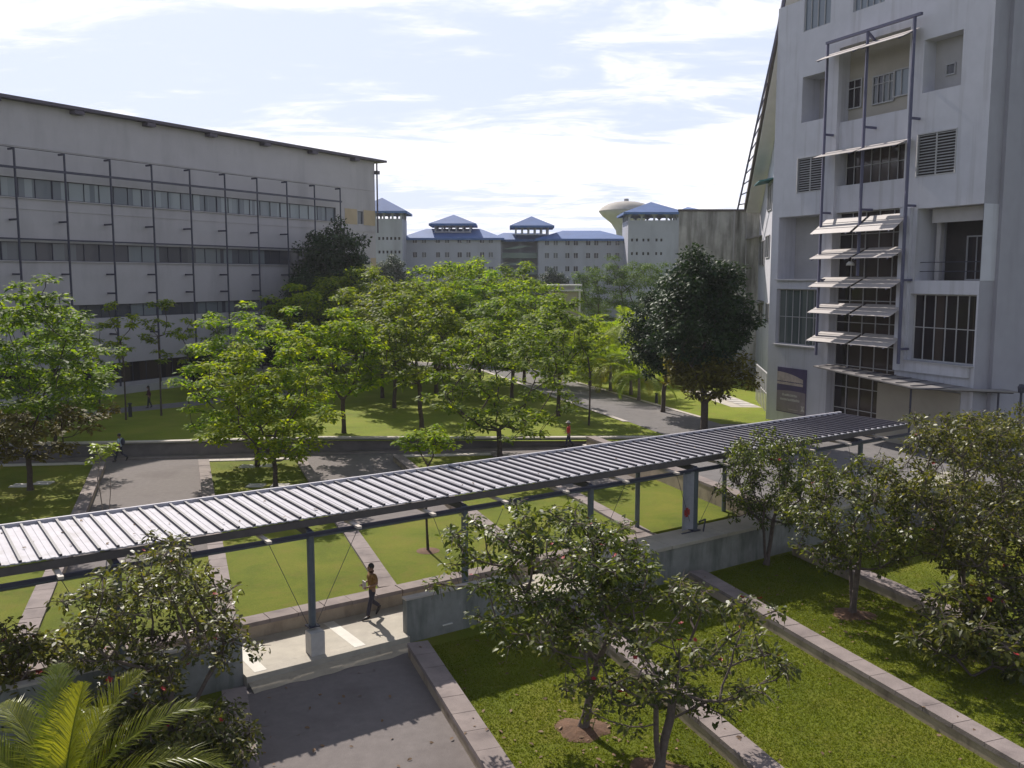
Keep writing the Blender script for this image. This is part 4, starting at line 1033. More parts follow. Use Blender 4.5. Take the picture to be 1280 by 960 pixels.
bright('bb', 33, 10, 4.2, 5.6, 4.9, 165, 'leaf_mid', brown=.72, th=1.8, zlo=1.6)
bright('b7', 38, 8, 3.2, 5.0, 3.9, 75, 'leaf_bright', cr=.7, nper=90, th=2.6, zlo=2.0)
bright('slim', 40, 9, 1.15, 6.2, 3.0, 16, 'leaf_mid', r0=.06, cr=.4, nper=50, th=5.5, zlo=3)
bright('slim2', 44, 9, 1.3, 6.6, 2.6, 15, 'leaf_bright', r0=.06, cr=.42, nper=55, th=6, zlo=4)

G_MID = 'leafy trees on the lawns beyond the walkway'
def tree_px(key, bx, by, z, s, sz, lb, rz=0, g=G_MID):
    x, y = on_z(bx, by, z); return place(key, (x,y,z-.03), rz, s, sz, lb, g)
tree_px('bb', 38, 612, .40, 1.0, 1.0, 'large tree at the left edge with bronze brown lower leaves', .5)
tree_px('b1', 322, 583, .25, .95, .98, 'wide bright green tree left of centre, beside the pale drain covers', 1.0)
tree_px('b2', 345, 610, .30, .95, .98, 'bright green tree with the nearer thin trunk just right of the wide one', 2.0)
tree_px('b3', 430, 543, .68, 1.1, 1.15, 'small bright tree standing on the upper lawn right behind the long wall')
tree_px('b5', 625, 573, .25, 1.0, 1.0, 'broad central tree with drooping leaf clusters in front of the long wall', 0)
tree_px('b4', 527, 540, .55, 1.15, 1.2, 'straight dark-trunked tree on the upper lawn left of the broad central tree', 1)
tree_px('b4', 493, 512, .6, 1.15, 1.2, 'tree with a short thick dark trunk in mid upper lawn', 3)
tree_px('b6', 478, 500, .6, 1.2, 1.25, 'tree at the edge of the shaded part of the upper lawn', 4)
tree_px('slim2', 736, 532, .38, 1.0, .82, 'slender tree on the lawn tip beside the road', 1.5)
tree_px('b4', 698, 520, .45, 1.1, 1.15, 'tree just left of the slender roadside tree', 2.4)
tree_px('b6', 640, 500, .5, 1.15, 1.1, 'tree directly behind the broad central tree', 5)
tree_px('b1', 70, 560, .8, .8, .85, 'sunlit green tree behind the bronze-leaved tree at left edge', 2)
for i, (bx, Yd, k, s, lb) in enumerate(((445,88,'b6',1.25,'tree in the second row, below the cream building corner'), (560,92,'b7',1.45,'tall tree in the second row left of the broad central crown'),
        (600,84,'b2',1.3,'second row tree above the broad central crown'), (655,90,'b7',1.25,'second row tree right of the broad central crown'), (520,104,'b5',1.05,'dull green tree beyond the cross road'),
        (585,115,'b6',1.35,'farther tree in front of the hostel stair link'), (640,112,'b4',1.5,'farther tree left of the pavilion'), (410,100,'b7',1.3,'tree beside the dark round tree by the cream building'),
        (480,98,'b1',.95,'tree in the third row beyond the shaded lawn'), (545,80,'b3',1.35,'light green tree between the dark trunks'), (375,84,'b3',1.3,'tree against the long cream building, left of the dark one'))):
    x = (bx-640)/FP*Yd; place(k, (x, Yd, zt(x,Yd)-.03), i*1.3, s, s*1.02, lb, 'trees in the rows beyond the upper lawn')
for i, (bx, Yd, k, s, lb) in enumerate(((197,66,'slim',1.05,'sparse slender tree in front of the cream building, by the dark figure'), (152,64,'slim2',.95,'sparse thin-leaved sapling left of the slender one'),
        (232,68,'slim2',.8,'sparse low sapling behind the wide bright tree'), (262,74,'slim',.9,'sparse sapling showing above the wide bright tree'), (120,72,'slim',.8,'sparse sapling near the foot of the steel posts'))):
    x = (bx-640)/FP*Yd/1.0; place(k, (x, Yd, zt(x,Yd)-.03), i*1.7, s, s, lb, 'sparse saplings before the cream building')

# dark trees
PROTO['dark'] = make_tree('dark_tree', 'large dense dark green tree with bronze lower leaves beside the road', 'tree', 61, 2.2, .26, (3.3,3.5,5.3,7.3,.3,0), 170, 2.6, M['leaf_dark'], M['bark'], .85, 170, .30, .5, 4, .7, .55, brown_low=.62, shell=.35)
x, y = on_z(880,542,.1); place('dark', (x,y,.05), 4.2, .98, 1.0)
PROTO['dark2'] = make_tree('dark_tree', 'round dark tree at the end of the long cream building', 'tree', 67, 3, .25, (4.4,4.4,4.6,8.2), 150, 3, M['leaf_dark'], M['bark'], 1.0, 130, .36, .5, 4, .6, .6, shell=.4)
x = at_y(416,340,97).x; place('dark2', (x,97,.5), 1, .95, 1.22)
x = at_y(832,400,71).x; place('dark2', (x,71.5,.1), 3, .68, .78, 'dark green tree merging behind the left side of the large dark tree')
x = at_y(385,370,92).x; place('dark2', (x,93,.5), 5, .6, .85, 'small dark tree below left of the round dark one')
for i, (px_, Yd, s_, sz_, lb) in enumerate(((352,86,.34,.42,'dark bush at the foot of the cream building, behind the wide bright tree'), (300,80,.3,.36,'low dark bush at the foot of the cream building'), (440,103,.5,.6,'dark bush right of the round dark tree'), (395,88,.38,.5,'dark bush in front of the round dark tree'), (245,77,.26,.34,'small dark bush near the sparse saplings'))):
    p = at_y(px_,400,Yd); place('dark2', (p.x,Yd,.4), i*1.7, s_, sz_, lb, 'dark bushes at the foot of the cream building')
# far feathery and small trees
PROTO['feather'] = make_tree('spreading_tree', 'wide feathery green tree in front of the right stair tower', 'tree', 71, 3.4, .3, (8.2,6,3.9,6.0), 150, 3.2, M['leaf_far'], M['bark'], 1.15, 150, .34, .4, 4, .35, .85, shell=.5)
x = at_y(786,340,135).x; place('feather', (x,135,0), 0, 1.08, 1.36)
x = at_y(690,340,150).x
place('feather', (at_y(842,340,118).x,120,0), 2, .55, .9, 'feathery green tree beside the stained concrete block')
for i, (px_, Yd, s, lb) in enumerate(((490,190,1.15,'small dark tree against the far left stair tower'), (607,195,.7,'small dark tree at the right end of the left hostel wing'), (692,195,.95,'small dark tree before the right hostel wing'), (578,200,.7,'small dark tree under the left wing windows'), (655,192,.5,'low dark tree at the foot of the stair link'))):
    p = at_y(px_,340,Yd); place('dark2', (p.x,Yd,0), i*2, s*.85, s, lb, 'small trees before the hostel')
for i, (px_, Yd, s, sz, lb) in enumerate(((470,160,.8,.9,'hazy green tree band left, before the hostel'), (545,165,.9,.8,'hazy green tree before the left hostel wing'), (628,160,.9,.8,'hazy green tree before the stair link'), (735,170,.8,.9,'hazy green tree before the right hostel wing'), (400,150,.9,.9,'hazy green tree behind the cream building corner'))):
    p = at_y(px_,340,Yd); place('feather', (p.x,Yd,0), i*2+1, s*.8, sz*.82, lb, 'green trees before the hostel')

# palms
def frond_mesh(name, L, rng, droop, nl, leaf_l, w, mats, mat_i=0, upright=.9, vfold=.5, spin=0, sag=.25):
    m = MB(); pts = []
    n = 14; p = Vector((0,0,0)); ang = upright
    for i in range(n+1):
        pts.append(p.copy()); p = p+Vector((math.cos(ang),0,math.sin(ang)))*(L/n); ang -= droop/n*(.5+i/n)
    m.tube(pts, [.022*(1-i/(n+1))+.004 for i in range(n+1)], 4, m=1)
    for i in range(nl):
        t = .12+.86*i/nl; k = min(n-1, int(t*n)); f = t*n-k; c = pts[k].lerp(pts[k+1], f); d = (pts[k+1]-pts[k]).normalized(); up = Vector((-d.z,0,d.x))
        ll = leaf_l*(math.sin(math.pi*min(1,t*.9+.12))**.6)*rng.uniform(.85,1.1)
        for sg in (-1,1):
            fwd = (.55 if leaf_l > .65 else .95)+.5*t; v = (Vector((0,sg,0))*(1)+d*fwd+up*vfold*rng.uniform(.6,1.2)).normalized()
            wd = d*w/2
            e1 = c+v*ll*.5; e2 = c+v*ll - Vector((0,0,ll*sag*rng.uniform(.7,1.4)))
            m.quad(c-wd*.6, e1-wd, e1+wd, c+wd*.6, 0); m.poly([e1-wd, e2, e1+wd], 0)
    return m
def palm(label, seed, H, nf, L, mat, mat2=None, leaf_l=.55, w=.05, nl=34, trunk=True, r0=.09, up=(-.1,1.25), droop=1.5):
    rng = random.Random(seed); r = empty('palm_tree', (0,0,0), label, 'palm tree')
    if trunk:
        m = MB(); m.tube([(0,0,-.05),(.02,0,H*.4),(0.05,.02,H)], [r0*1.5,r0,r0*.9], 8); m.build('trunk', M['bark_pale'], r, smooth=True)
    protos = []
    for q in range(3):
        mm = frond_mesh('frond', L*(1-.12*q), rng, droop*(1+.2*q), nl, leaf_l, w, mat); o = mm.build('frond', [mat, M['leaf_yellow']], r); protos.append(o)
    py = None
    if mat2:
        mm = frond_mesh('frond', L*.8, rng, droop*1.3, nl, leaf_l, w, mat2); py = mm.build('frond', [mat2, M['leaf_yellow']], r); py['label'] = 'yellowed old frond'
    for i in range(nf):
        if i < 3: o = protos[i]
        elif mat2 and i == nf-2: o = py
        elif mat2 and i == nf-1: o = py.copy(); COL.objects.link(o)
        else: o = protos[i%3].copy(); COL.objects.link(o)
        o.parent = r; t = i/nf
        o.location = (0.05,.02,H); el = up[1]-(up[1]-up[0])*t
        o.rotation_euler = (rng.uniform(-.2,.2), .9-el, i*2.4+rng.uniform(-.2,.2))
    return r
PROTO['palm'] = palm('p', 81, 1.7, 18, 3.5, M['palm'], M['palm_yellow'], .75, .07, 30)
PROTO['palm2'] = palm('p', 85, 1.5, 16, 3.2, M['palm'], None, .7, .07, 28)
for i, (px_, Yd, k, s, lb) in enumerate(((738,88,'palm',1.5,'palm at the left end of the palm grove, with yellowed fronds'), (764,84,'palm',1.55,'tall palm in the middle of the grove by the road'), (790,82,'palm',1.4,'palm next to the large dark tree'),
    (752,96,'palm2',2.1,'palm behind the middle of the grove'), (778,98,'palm2',2.2,'palm at the back right of the grove'), (716,98,'palm2',1.9,'small palm at the back left of the grove'), (808,92,'palm',1.5,'palm half hidden behind the large dark tree'), (800,78,'palm2',1.3,'low palm beside the verge'))):
    x = (px_-640)/FP*Yd; place(k, (x,Yd,zt(x,Yd)), i*1.1, s, s, lb, 'palms in the grove beside the road')

# foreground flowering trees
def fg(key, seed, crown, ncl, leaf='leaf_gloss', th=1.2, r0=.13, multi=2, cr=.34, nper=80, fl=12, label='', size=.15, zlo=.9, bark='bark_twig', shell=.5, spread=1.0):
    PROTO[key] = make_tree('flowering_tree', label, 'tree', seed, th, r0, crown, ncl, zlo, M[leaf], M[bark], cr, nper, size, .42, 6, .6, .55, multi, flowers=fl, shell=shell, spread=spread, droop=.3, twigs=5)
fg('f2', 101, (2.75,2.3,1.75,3.85,-.8,.2), 130, fl=16, th=1.9, zlo=2.2, cr=.36, nper=60, shell=.45, size=.15)
fg('f3', 107, (3.2,2.5,1.6,2.95,.15,.1), 96, 'leaf_olive', fl=18, th=1.7, zlo=1.4, cr=.33, nper=42, shell=.5, size=.15)
fg('f1', 111, (2.35,2.0,1.9,3.2,-.3,0), 105, 'leaf_olive', fl=12, th=.9, multi=3, zlo=1.0, cr=.34, nper=50, shell=.45, size=.15)
fg('f5', 117, (2.7,2.4,1.95,3.4), 115, fl=6, th=1.7, zlo=1.6, cr=.37, nper=64, shell=.45)
fg('f6', 123, (3.5,3.0,2.7,4.3), 175, 'leaf_olive', fl=5, th=1.9, zlo=1.8, cr=.42, nper=64, r0=.15, shell=.45, size=.16)
fg('shrub', 131, (1.3,1.3,.8,1.0), 44, 'leaf_olive', fl=6, th=.3, multi=4, zlo=.2, r0=.05, nper=55, shell=.3)
G_F = 'flowering trees on the front lawn'
def fpx(key, bx, by, rz, s, sz, lb, z=-.3):
    x, y = on_z(bx, by, z); o = place(key, (x,y,z-.02), rz, s, sz, lb, G_F); return x, y
soil_spots = []
soil_spots.append(fpx('f2', 728, 912, 0, 1.0, 1.0, 'flowering tree in front of the walkway, with red blooms and a dark soil ring'))
soil_spots.append(fpx('f3', 822, 965, 0, .98, 1.0, 'sparse flowering tree at bottom centre right with bare drooping branches'))
soil_spots.append(fpx('f5', 1065, 768, 2.0, .93, 1.0, 'glossy round tree with a straight trunk right of the raised walk'))
x, y = fpx('f5', 958, 706, 4.0, .82, 1.02, 'glossy tree overlapping the walkway post by the banner')
soil_spots.append(fpx('f6', 1205, 775, 1.0, .95, 1.02, 'tallest dense glossy tree near the right edge'))
x, y = fpx('f6', 1250, 700, 3.0, .8, .9, 'dense tree behind the tallest one, before the tower wall')
fpx('f1', 218, 935, 0, 1.0, 1.02, 'olive-leaved flowering tree at lower left covering the parapet')
fpx('shrub', 40, 900, 1, 1.25, 1.35, 'dark bushy shrub with pinkish leaves at lower left edge')
fpx('shrub', 268, 975, 3, .9, .95, 'low shrub beside the left kerb of the tarmac path')
fpx('shrub', 150, 960, 2, 1.1, 1.0, 'low shrub behind the palm fronds')
fpx('shrub', 1215, 845, 5, 1.45, 1.5, 'low glossy shrub under the tallest right tree')
fpx('f1', 1290, 830, 5, 1.0, 1.0, 'shrubby tree cut by the right edge of the lawn')
for i, (x, y) in enumerate(soil_spots):
    m = MB(); n = 18; rr_ = [.62+.08*math.sin(k*1.1+i)+.05*math.sin(k*2.3)+rnd.uniform(-.03,.03) for k in range(n)]
    m.poly([(x+math.cos(6.283*k/n)*rr_[k]*1.1, y+math.sin(6.283*k/n)*rr_[k], -.294) for k in range(n)])
    for k in range(n):
        k2 = (k+1)%n; a = lambda q, s, z: (x+math.cos(6.283*q/n)*rr_[q]*1.1*s, y+math.sin(6.283*q/n)*rr_[q]*s, z)
        m.quad(a(k,1,-.293), a(k2,1,-.293), a(k2,.4,-.20), a(k,.4,-.20)); m.poly([a(k,.4,-.20), a(k2,.4,-.20), (x,y,-.18)])
    struct('soil_mound', m, M['soil'])

# small saplings by the walkway
PROTO['sap'] = make_tree('sapling', 'bright sapling poking above the walkway roof at centre', 'tree', 141, 3.3, .045, (1.0,1.0,.55,4.25), 22, 3.6, M['leaf_bright'], M['bark'], .3, 50, .2, .5, 4, .4, .8, shell=.3)
x, y = on_z(535,688,.42); place('sap', (x,y,.38), 0, 1.0, 1.02)
m = MB(); n = 14
for k in range(n): a, b = 6.283*k/n, 6.283*(k+1)/n; m.poly([(x+.45*math.cos(a),y+.45*math.sin(a),.405),(x+.45*math.cos(b),y+.45*math.sin(b),.405),(x,y,.45)])
struct('soil_mound', m, M['soil'])
PROTO['sap2'] = make_tree('sapling', 'thin yellow-green sapling standing behind the roof at left', 'tree', 147, 2.6, .03, (.55,.55,.9,3.5), 12, 2.2, M['leaf_yellow'], M['bark_pale'], .2, 26, .2, .5, 4, .6, .7, multi=2, shell=.3)
x, y = on_z(180,640,.4); place('sap2', (x+.2,y-4.2,.38), 0, .95, .98)

# near palm at lower left corner
rng = random.Random(5)
pc = at_y(76, 1012, 11.2)
r = empty('palm_tree', (pc.x, pc.y, -.3), 'bright yellow-green palm crown in the lower left corner', 'palm tree')
H = pc.z+.3
m = MB(); m.tube([(pc.x+.05,pc.y,-.35),(pc.x+.02,pc.y,1.5),(pc.x,pc.y,H-.3)], [.2,.15,.13], 10); m.build('trunk', M['bark_pale'], r, smooth=True)
for i, (az, el, L, dr, vf, mt) in enumerate(((1.5,1.32,1.75,.5,.9,'palm_yellow'), (1.0,1.2,2.1,.9,.7,'palm_near'), (2.0,1.15,2.2,.9,.7,'palm_near'), (.2,.75,2.4,1.5,.5,'palm_near'), (2.9,.85,2.3,1.3,.5,'palm_near'),
        (.65,.95,2.4,1.4,.5,'palm_near'), (2.45,1.0,2.2,1.3,.5,'palm_near'), (-.4,.5,2.3,1.6,.4,'palm_near'), (3.5,.5,2.3,1.6,.4,'palm_near'), (-1.2,.6,2.0,1.6,.4,'palm_near'), (4.4,.6,2.0,1.6,.4,'palm_near'), (1.7,.8,2.0,1.2,.5,'palm_near'), (-.05,.25,2.2,1.3,.4,'palm_near'))):
    mm = frond_mesh('frond', L, rng, dr, 80, .60, .022, None, upright=el, vfold=vf, sag=.22)
    mm.v = [(a+r.location.x, b+r.location.y, c+r.location.z) for a, b, c in mm.v]; o = mm.build('frond', [M[mt], M['palm_near']], r); o.location = (0,0,H-.15); o.rotation_euler.z = az
    if i == 0: o['label'] = 'bright yellow folded young frond'

# grass blades on the near lawns (uncountable)
def blades(name, polys, n, h, zs):
    V = []; 
    for (pts, z, cnt) in polys:
        pts = np.array(pts); u = NPR.rand(cnt,1); v = NPR.rand(cnt,1)
        P = (pts[0]*(1-u)+pts[1]*u)*(1-v)+(pts[3]*(1-u)+pts[2]*u)*v
        d2 = P[:,0]**2+P[:,1]**2
        a = NPR.rand(cnt)*6.283; w = .012+.01*NPR.rand(cnt); hh = h*(.5+NPR.rand(cnt)); ln = NPR.normal(size=(cnt,2))*.9
        b0 = np.stack([P[:,0]-np.cos(a)*w, P[:,1]-np.sin(a)*w, np.full(cnt,z-.005)],1); b1 = np.stack([P[:,0]+np.cos(a)*w, P[:,1]+np.sin(a)*w, np.full(cnt,z-.005)],1)
        t = np.stack([P[:,0]+ln[:,0]*hh, P[:,1]+ln[:,1]*hh, z+hh],1); V.append(np.stack([b0,b1,t],1).reshape(-1,3))
    V = np.concatenate(V); k = len(V)//3
    me = bpy.data.meshes.new(name); me.vertices.add(len(V)); me.vertices.foreach_set('co', V.ravel()); me.loops.add(k*3); me.loops.foreach_set('vertex_index', np.arange(k*3,dtype=np.int32))
    me.polygons.add(k); me.polygons.foreach_set('loop_start', np.arange(0,k*3,3,dtype=np.int32)); me.polygons.foreach_set('loop_total', np.full(k,3,dtype=np.int32))
    me.materials.append(mat_leaf('grass blades', [(.12,(.10,.125,.010)),(.5,(.155,.185,.015)),(.85,(.21,.22,.03))], (1.3,1.3,.4), .4, .8, .5, .1)); me.update()
    o = bpy.data.objects.new(name, me); COL.objects.link(o); o['kind'] = 'stuff'; o['label'] = 'short grass blades over the lawns'; o['category'] = 'grass'; return o
fp = []
for a0, a1, cnt in ((C_+.33,D_-.33,52000),(D_+.33,E_-.33,62000),(E_+.33,F_-.33,60000),(F_+.33,F_+9,40000),(B_-5.3,B_-.33,20000)):
    fp.append(([an(a0,9), an(a1,9), an(a1,23.3), an(a0,23.3)], -.3, cnt))
blades('grass', fp, 0, .035, 0)

cs = []
for (x, y) in soil_spots:
    for k in range(70):
        a, d_ = rnd.uniform(0,6.283), abs(rnd.gauss(0,1.6)); cs.append((x+math.cos(a)*d_, y+math.sin(a)*d_, -.262))
for k in range(260):
    a_ = rnd.uniform(B_+.4, F_-.4); q = an(a_, rnd.uniform(10,23.2)); cs.append((*q, -.27 if not (abs(a_-C_)<.4 or abs(a_-D_)<.4 or abs(a_-E_)<.4) else .135))
for k in range(60): q = wn(rnd.uniform(-6,34), rnd.uniform(24.7,28)); cs.append((q.x,q.y,ZR+.05))
me = leaf_mesh('leaf_litter', cs, .02, 1, .13, .5, mat_basic('dry leaves', (.17,.10,.05), .8, .4, 5), shape=6, up=.93, flat=.1)
o = bpy.data.objects.new('leaf_litter', me); COL.objects.link(o); o['kind'] = 'stuff'; o['label'] = 'dry fallen leaves scattered over lawn and kerbs'; o['category'] = 'leaf litter'
# ------------------------------------------------------------------ small things
for i, (px_, py_, lb) in enumerate(((310,582,'pale drain cover left of the dark tree trunk'),(336,581,'pale drain cover right of the dark tree trunk'),(320,606,'shaded drain cover left of the nearer pale trunk'),(350,606,'shaded drain cover right of the nearer pale trunk'),(26,606,'drain cover left of the bronze-leaved tree trunk'),(54,603,'drain cover right of the bronze-leaved tree trunk'))):
    x, y = on_z(px_,py_,.3); z = .25 if y > 44.5 else .25
    m = MB(); 
    for q in range(2): m.box((x,y-.2+q*.4,z+.02),(.85,.24,.06))
    m.box((x,y,z+.004),(.9,.72,.02)); tag(m.build('drain_cover', M['drain']), lb, 'drain cover', 'concrete drain covers in the lawn')
for (px_,py_,zz_,lb) in ((163,521,.8,'dark bollard lamp on the shaded path by the cream building'),(820.5,506,.12,'dark bollard lamp on the verge left of the large dark tree')):
    x, y = on_z(px_,py_,zz_); r = empty('bollard', (x,y,zz_), lb, 'bollard', 'bollard lamps')
    m = MB(); m.lathe([(.13,0),(.13,.75),(.001,.75)], (x,y,zz_), 12); m.build('stem', M['bollard'], r)
    m = MB(); m.lathe([(.10,.752),(.10,.9),(.17,.92),(.15,1.0),(.001,1.04)], (x,y,zz_), 12); m.build('cap', M['bollard'], r)
x, y = 29.3, 52.2
r = empty('lamp_post', (x,y-1,.3), 'dark lamp post at the right edge before the side wall', 'lamp post')
p = at_y(1277,485,50.5)
m = MB(); m.tube([(p.x,50.5,.3),(p.x,50.5,p.z-.3)], .07, 8); m.build('pole', M['dark_steel'], r)
m = MB(); m.lathe([(.05,-.3),(.16,-.25),(.2,.05),(.12,.2),(.001,.22)], (p.x,50.5,p.z), 12); m.build('lamp_head', M['dark_steel'], r)

# ------------------------------------------------------------------ people
def skin_mesh(verts, edges, radii, sub=1):
    me = bpy.data.meshes.new('tmp'); me.from_pydata([tuple(v) for v in verts], edges, []); o = bpy.data.objects.new('tmp', me); COL.objects.link(o)
    md = o.modifiers.new('s','SKIN'); md.use_smooth_shade = True
    for i, r_ in enumerate(radii):
        sv = me.skin_vertices[0].data[i]; sv.radius = r_ if hasattr(r_,'__len__') else (r_, r_); sv.use_root = (i == 0)
    ms = o.modifiers.new('u','SUBSURF'); ms.levels = sub; ms.render_levels = sub
    dg = bpy.context.evaluated_depsgraph_get(); out = bpy.data.meshes.new_from_object(o.evaluated_get(dg)); bpy.data.objects.remove(o); return out
def mesh_to_mb(me, mb, m=0):
    k = len(mb.v); mb.v += [tuple(v.co) for v in me.vertices]
    for p in me.polygons: mb.f.append(tuple(k+i for i in p.vertices)); mb.m.append(m)
def person(loc, heading, label, shirt, trousers, stride=.28, arms='swing', hat=None, pack=None, sc=1.0, hairlen=0, sleeves=True, lift=.16):
    """local frame: x forward, y left, z up; 1.7 m"""
    V = Vector
    st = stride
    pel = V((0,0,.93)); che = V((.02,0,1.25)); nek = V((.02,0,1.44)); hd = V((.05,0,1.56))
    hipL, hipR = V((0,.09,.90)), V((0,-.09,.90))
    kneeF, ankF, toeF = V((st*.6,.10,.50)), V((st*.95,.10,.08)), V((st*.95+.15,.10,.03))
    kneeB, ankB, toeB = V((-st*.10,-.10,.50)), V((-st*1.25,-.10,.10+lift)), V((-st*1.25+.09,-.10,.02+lift*.35))
    shL, shR = V((.0,.19,1.39)), V((.0,-.19,1.39))
    if arms == 'hold': elL, wrL = V((-.04,.27,1.13)), V((.22,.17,1.06)); elR, wrR = V((-.04,-.27,1.13)), V((.22,-.15,1.08))
    else: elL, wrL = V((-.12,.25,1.13)), V((-.06,.26,.90)); elR, wrR = V((.06,-.25,1.13)), V((.24,-.23,.97))
    mb = MB()
    vs = [pel, V((.01,0,1.08)), che, V((.02,0,1.37)), nek, hd, V((.05,0,1.63)), hipL, kneeF, V((st*.85,.10,.28)), ankF, toeF, hipR, kneeB, V((-st*.8,-.10,.30+lift*.5)), ankB, toeB, shL, elL, wrL, shR, elR, wrR]
    es = [(0,1),(1,2),(2,3),(3,4),(4,5),(5,6),(0,7),(7,8),(8,9),(9,10),(10,11),(0,12),(12,13),(13,14),(14,15),(15,16),(3,17),(17,18),(18,19),(3,20),(20,21),(21,22)]
    ra = [.085,.085,.095,.075,.052,.085,.07,.07,.055,.045,.032,.032,.07,.055,.045,.032,.032,.045,.038,.027,.045,.038,.027]
    # hands: palm + five fingers each
    for wi, sg in ((19,-1),(22,1)):
        w = vs[wi]; el = vs[wi-1]; d = (w-el).normalized(); side = V((0,1,0)) if arms != 'hold' else V((0,0,1)); side = (side-d*side.dot(d)).normalized(); nn = d.cross(side)
        pm = w+d*.07; vs.append(pm); ra.append((.026,.018)); pi = len(vs)-1; es.append((wi,pi))
        for f_, (o_, l_) in enumerate(((-.03,.06),(-.011,.072),(.009,.068),(.028,.052))):
            a_ = pm+side*o_+d*.03; b_ = a_+d*l_*.5+nn*.012; c_ = b_+d*l_*.4+nn*.03
            i0 = len(vs); vs += [a_,b_,c_]; ra += [.009,.008,.007]; es += [(pi,i0),(i0,i0+1),(i0+1,i0+2)]
        t0 = w+d*.03-side*.03; i0 = len(vs); vs += [t0, t0+d*.035-side*.02+nn*.01, t0+d*.06-side*.022+nn*.025]; ra += [.011,.009,.008]; es += [(wi,i0),(i0,i0+1),(i0+1,i0+2)]
    mesh_to_mb(skin_mesh(vs, es, ra), mb)
    hc = V((.045,0,1.60)); mb.ball(hc, (.095,.075,.118), 14)
    mb.ball(hc+V((.097,0,-.01)), (.018,.014,.026), 6); mb.ball(hc+V((.085,0,-.052)), (.012,.026,.008), 6)
    for sg in (-1,1): mb.ball(hc+V((0,sg*.077,-.005)), (.018,.012,.03), 6)
    r = empty('person', (0,0,0), label, 'person')
    mb.build('body', M['skin'], r, smooth=True)
    e = MB()
    for sg in (-1,1): e.ball(hc+V((.085,sg*.032,.012)), (.012,.013,.009), 6)
    e.build('eyes', M['hair'], r, smooth=True)
    h = MB(); h.ball(hc+V((-.018,0,.028)), (.102,.088,.112), 14)
    if hairlen: h.ball(hc+V((-.07,0,-.10)), (.05,.07,.16), 10)
    h.build('hair', M['hair'], r, smooth=True)
    s = MB()
    sv = [V((.005,0,.87)), V((.01,0,1.08)), che, V((.015,0,1.36)), V((.015,0,1.43)), shL, shL.lerp(elL,.85 if sleeves != 'long' else 1), shR, shR.lerp(elR,.85 if sleeves != 'long' else 1)]
    se = [(0,1),(1,2),(2,3),(3,4),(3,5),(5,6),(3,7),(7,8)]; sr = [.145,.135,.15,.115,.066,.068,.058,.068,.058]
    if sleeves == 'long': sv += [wrL, wrR]; se += [(6,9),(8,10)]; sr += [.042,.042]
    mesh_to_mb(skin_mesh(sv, se, sr), s); s.build('shirt', shirt, r, smooth=True)
    t = MB(); tv = [V((0,0,.95)), V((0,0,.90)), hipL, kneeF, V((st*.85,.10,.28)), ankF+V((0,0,.03)), hipR, kneeB, V((-st*.8,-.10,.30+lift*.5)), ankB+V((0,0,.03))]
    mesh_to_mb(skin_mesh(tv, [(0,1),(1,2),(2,3),(3,4),(4,5),(1,6),(6,7),(7,8),(8,9)], [.13,.13,.10,.074,.068,.062,.10,.074,.068,.062]), t); t.build('trousers', trousers, r, smooth=True)
    for a, b, li in ((ankF,toeF,0),(ankB,toeB,lift)):
        q = MB(); q.tube([a+(b-a).normalized()*-.07+V((0,0,-.02)), a+V((0,0,-.015)), a.lerp(b,.6), b+(b-a).normalized()*.05], [.035,.048,.042,.022], 8); q.build('shoe', M['hair'], r, smooth=True)
    if hat: 
        q = MB(); q.lathe([(.001,.0),(.12,.0),(.17,-.01),(.17,.005),(.10,.02),(.095,.08),(.06,.11),(.001,.115)], hc+V((0,0,.06)), 14); q.build('hat', hat, r, smooth=True)
    if pack:
        q = MB(); q.ball(V((-.19,0,1.22)), (.11,.15,.22), 12); b = q.build('backpack', pack, r, smooth=True)
    if arms == 'hold':
        q = MB(); q.box((.27,.0,1.08),(.03,.20,.26)); q.build('papers', M['white_sheet'], r)
    r.location = loc; r.rotation_euler.z = heading; r.scale = (sc,sc,sc); return r
def cloth(n, c): return mat_basic(n, c, .85, .15, 12)
x, y = on_z(466,772,0)
hw = math.atan2(-W2[1], -W2[0])
person((x,y,.01), hw, 'man in a mustard brown shirt and dark trousers walking with papers', cloth('mustard shirt',(.20,.11,.03)), cloth('dark trousers',(.035,.032,.045)), .22, 'hold', sc=1.03)
x, y = on_z(711,560,.02); person((x,y,.01), math.radians(170), 'person in a red top and pale cap walking before the long wall', cloth('red top',(.50,.03,.04)), cloth('navy trousers',(.03,.03,.06)), .2, hat=cloth('pale cap',(.5,.45,.42)), sc=.99)
x, y = on_z(151,577,.02); person((x,y,.01), math.radians(175), 'person in a light blue shirt with a backpack walking at left', cloth('light blue shirt',(.42,.52,.58)), cloth('dark navy trousers',(.03,.03,.05)), .3, pack=cloth('dark backpack',(.03,.035,.07)), sc=.98)
x, y = on_z(187,510,.8); person((x,y,.8), math.radians(200), 'dark-clothed person on the shaded path by the cream building', cloth('dark red clothes',(.07,.02,.03)), cloth('black skirt',(.02,.02,.025)), .12, hairlen=1, sleeves='long', lift=.03)
for px_, py_, hd_, lb, c in ((500,466,-.4,'left one of the pair of dark figures on the cross road',(.03,.03,.035)),(506,466,2.9,'right one of the pair of dark figures on the cross road',(.05,.035,.04))):
    x, y = on_z(px_,py_,.45); person((x,y,zt(x,y)+.03), hd_, lb, cloth('dark top',c), cloth('dark bottoms',(.02,.02,.03)), .15, lift=.05)

